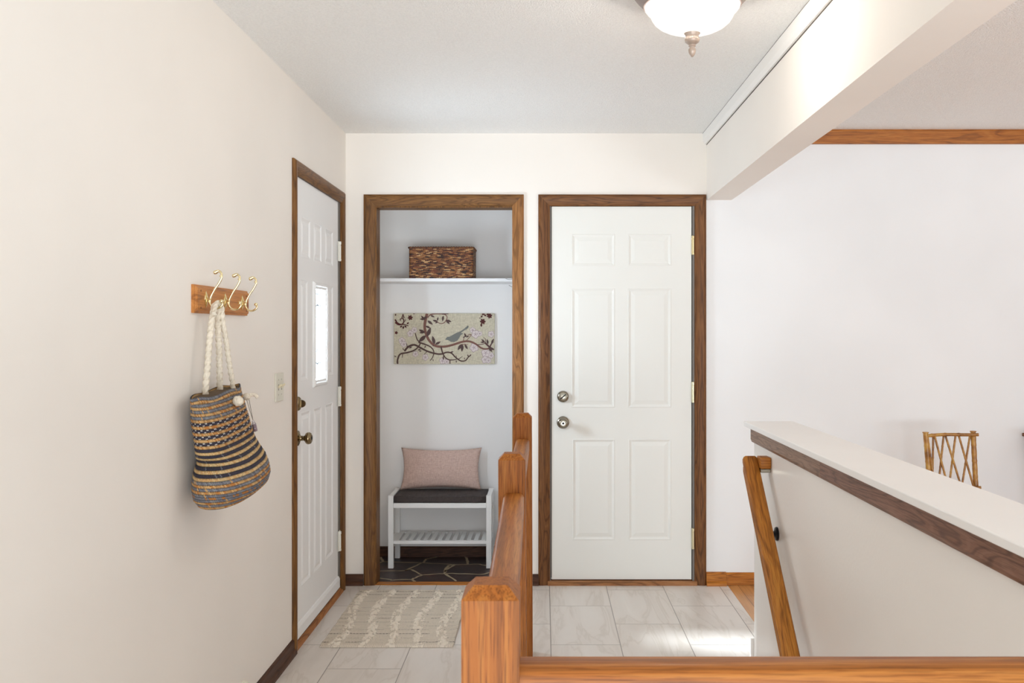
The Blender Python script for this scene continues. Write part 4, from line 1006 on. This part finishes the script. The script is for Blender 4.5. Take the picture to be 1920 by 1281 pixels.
s2 = rope([W(438, 745, 3.16), W(436, 718, 3.17), W(431, 690, 3.16), W(424, 640, 3.13), W(417, 600, 3.10), (hx + .010, hyk + .022, topz - .016), (hx + .006, hyk + .008, topz + .004), (hx + .002, hyk - .010, topz - .002), W(401, 590, 3.02)], .0074)
def knot(c, r, name='rope_knot'):
    bm = bmesh.new(); C_ = Vector(c)
    for q, (ax, ph) in enumerate(((Vector((0, 1, .4)), 0), (Vector((.3, -.3, 1)), 1.2), (Vector((1, .2, -.5)), 2.0))):
        ax.normalize(); u = ax.orthogonal().normalized(); v = ax.cross(u)
        tube(bm, [C_ + (u * math.cos(t) + v * math.sin(t)) * r * .55 for t in [2 * PI * k / 40 for k in range(41)]], r * .48, 12, rf=lambda rr_, a, L: rr_ * (1 + .12 * math.cos(3 * a - L * 330)))
    return obj(name, bm, M['rope'], parent=bag, smooth=True)
z_, x_, y_, a_, b_ = bsec(.10)
knot((x_ + b_ + .010, 3.055, fz(752, 3.055)), .0165)
kx = W(462, 744, 3.25)
k2 = knot((kx[0], 3.25, kx[2]), .0125)
rope([(kx[0] - .03, 3.235, kx[2] + .0), (kx[0], 3.25, kx[2]), (kx[0] + .016, 3.27, kx[2] + .006), (kx[0] + .026, 3.285, kx[2] - .004)], .0058, name='rope_end', n=10)
# tiny glass vial charm
vc = Vector(W(477, 800, 3.255)); dirv = Vector((.008, .0, -.034)).normalized()
bm = bmesh.new(); t0 = vc - dirv * .020; t1 = vc + dirv * .018
tube(bm, [t0 + dirv * s_ for s_ in (0, .004, .007, .010, .034, .037, .038)], [.0045, .0045, .0052, .0075, .0075, .006, .002], 18)
v_ = obj('glass_charm', bm, M['vial'], parent=bag, smooth=50)
bm = bmesh.new(); tube(bm, [t0 + dirv * .013, t0 + dirv * .035], .0062, 14); obj('charm_filling', bm, M['vialfill'], parent=v_, smooth=50)
bm = bmesh.new(); tube(bm, [(kx[0], 3.25, kx[2] - .008), tuple(t0)], .0008, 6); tube(bm, [(kx[0] + .008, 3.252, kx[2] - .008), tuple(t0)], .0008, 6); obj('charm_cord', bm, simple('cord', srgb(120, 110, 100), .8), parent=v_)

# ------------------------------------------------------------------ light switch and the small bumper low on the wall
sw = thing('light_switch', (XL, 3.972, 1.098), 'ivory double toggle light switch plate next to the entrance door', 'switch')
obj('switch_plate', newbox(XL, XL + .0065, 3.915, 4.030, 1.098, 1.212, bev=.002), M['ivory'], parent=sw)
for yy, up_ in ((3.950, 1), (3.996, 1)):
    o = obj('toggle_slot', newbox(XL + .0060, XL + .0072, yy - .0055, yy + .0055, 1.143, 1.167), simple('toggle_slot', srgb(150, 146, 134), .6), parent=sw)
    bm = bmesh.new(); prism(bm, [(XL + .007, yy - .0035, 1.150), (XL + .007, yy - .0035, 1.162), (XL + .020, yy - .0035, 1.170), (XL + .021, yy - .0035, 1.163)], (0, .007, 0)); obj('toggle', bm, M['ivory2'], parent=sw)
msi = simple('ivory_screw', srgb(180, 176, 162), .5)
for yy in (3.950, 3.996):
    for zz in (1.125, 1.186):
        bm = bmesh.new(); lathe(bm, [(.0001, 0), (.0035, 0), (.003, .001), (.0001, .0012)], (XL + .0065, yy, zz), 'X', 12); obj('screw', bm, msi, parent=sw)
bm = bmesh.new(); lathe(bm, [(.0001, 0), (.030, 0), (.031, .004), (.028, .014), (.020, .020), (.0001, .021)], (XL, 3.50, .098), 'X', 28)
tag(obj('wall_bumper', bm, M['ivory'], smooth=50), 'small round white wall bumper just above the dark baseboard', 'wall bumper')

# ------------------------------------------------------------------ bamboo chair behind the half wall
CY = 5.0
ch = thing('bamboo_chair', (2.06, 4.86, 0), 'bamboo chair with crossed lattice back seen over the half wall', 'chair')
def cane(bm, p, q, r, nodes=4, ph=0.0, seg=12):
    p, q = Vector(p), Vector(q); n = 60; L = (q - p).length; pts = [p.lerp(q, k / n) for k in range(n + 1)]
    rr_ = []
    for k in range(n + 1):
        s_ = k / n * nodes + ph; d = abs(s_ - round(s_)) * L / nodes
        rr_.append(r * (1 + .22 * math.exp(-(d / .0035) ** 2) - .05 * math.cos(2 * PI * s_)))
    tube(bm, pts, rr_, seg)
def W2(px, py, Y=CY): return Vector((fx(px, Y), Y, fz(py, Y)))
# back plane, nearly square to the hall and leaning
def posty(zp): return 0
pA, pB = W2(1735.5, 812), W2(1741.5, 889); dA = (pB - pA) / (pB.z - pA.z)
pC, pD = W2(1824.5, 810), W2(1829.5, 911); dC = (pD - pC) / (pD.z - pC.z)
def down(p, d, z): q = p + d * (z - p.z); q.y = CY - .10 * max(0, (.46 - z)) ; return q
sz = .46
for p, d in ((pA, dA), (pC, dC)):
    bm = bmesh.new(); m_ = down(p, d, sz); cane(bm, p, m_, .0125, 5, .2, 16); lathe(bm, [(.0001, 0), (.015, 0), (.016, .003), (.015, .006), (.0001, .007)], p - Vector((0, 0, .001)), 'Z', 16)
    q = m_.copy(); q.z = 0.001; q.x -= .02; cane(bm, m_, q, .0125, 5, .5, 16); obj('rear_leg', bm, M['bamboo'], parent=ch, smooth=40)
bm = bmesh.new(); tp = smoothpath([W2(1738, 817.5, CY - .006), W2(1760, 815.5, CY - .004), W2(1785, 815, CY - .008), W2(1810, 815.5, CY - .012), W2(1834.5, 815.3, CY - .018)], 12)
tube(bm, tp, [.0085 * (1 + .2 * math.exp(-((k % 12 - 6) / 1.0) ** 2)) for k in range(len(tp))], 14); obj('top_rail', bm, M['bamboo'], parent=ch, smooth=40)
bm = bmesh.new(); cane(bm, W2(1744, 916, CY), W2(1839, 914.5, CY - .02), .0085, 4, .2, 14); obj('bottom_rail', bm, M['bamboo'], parent=ch, smooth=40)
for (a, b) in (((1739, 818), (1753, 915)), ((1749.8, 818), (1748, 915)), ((1752.5, 818), (1778, 915)), ((1769.2, 818), (1759, 915)), ((1773, 818), (1803, 915)), ((1791.5, 818), (1779, 915)), ((1798, 818), (1826, 915)), ((1818.5, 818), (1803, 915))):
    bm = bmesh.new(); dy = -.005 if b[0] > a[0] else .005; cane(bm, W2(a[0], a[1], CY + dy), W2(b[0], b[1], CY + dy), .0052, 5, random.random(), 10); obj('lattice_cane', bm, M['bamboo'], parent=ch, smooth=40)
sx0, sx1 = pA.x - .01, pC.x + .03
bm = bmesh.new(); box(bm, sx0, sx1, 4.68, CY - .015, sz - .02, sz + .01, bev=.008, seg=3); obj('seat', bm, fabric('cane_seat', srgb(170, 130, 78), srgb(204, 166, 110), 400), parent=ch, smooth=40)
for xx in (sx0 + .02, sx1 - .02):
    bm = bmesh.new(); cane(bm, (xx, 4.70, sz - .01), (xx, 4.69, .001), .0125, 5, .3, 16); obj('front_leg', bm, M['bamboo'], parent=ch, smooth=40)
# console table, only the corner of its top is in the frame
ct = thing('console_table', (3.05, 5.14, 0), 'brown wooden table top corner against the dining wall at the edge of the frame', 'table')
tw = var(dict(dark=srgb(60, 32, 20), mid=srgb(112, 68, 44), light=srgb(130, 84, 56)), 'X', 8.0, tag='console')
bm = bmesh.new(); box(bm, fx(1916.0, 5.318), 3.75, 5.00, YB - .002, .811, .830, bev=.003); obj('table_top', bm, tw, parent=ct)
bm = bmesh.new(); box(bm, 2.68, 3.68, 5.03, YB - .02, .735, .811); obj('apron', bm, tw, parent=ct)
for xx in (2.68, 3.64):
    for yy in (5.03, YB - .06): obj('leg', newbox(xx, xx + .04, yy, yy + .04, 0, .735, bev=.003), tw, parent=ct)
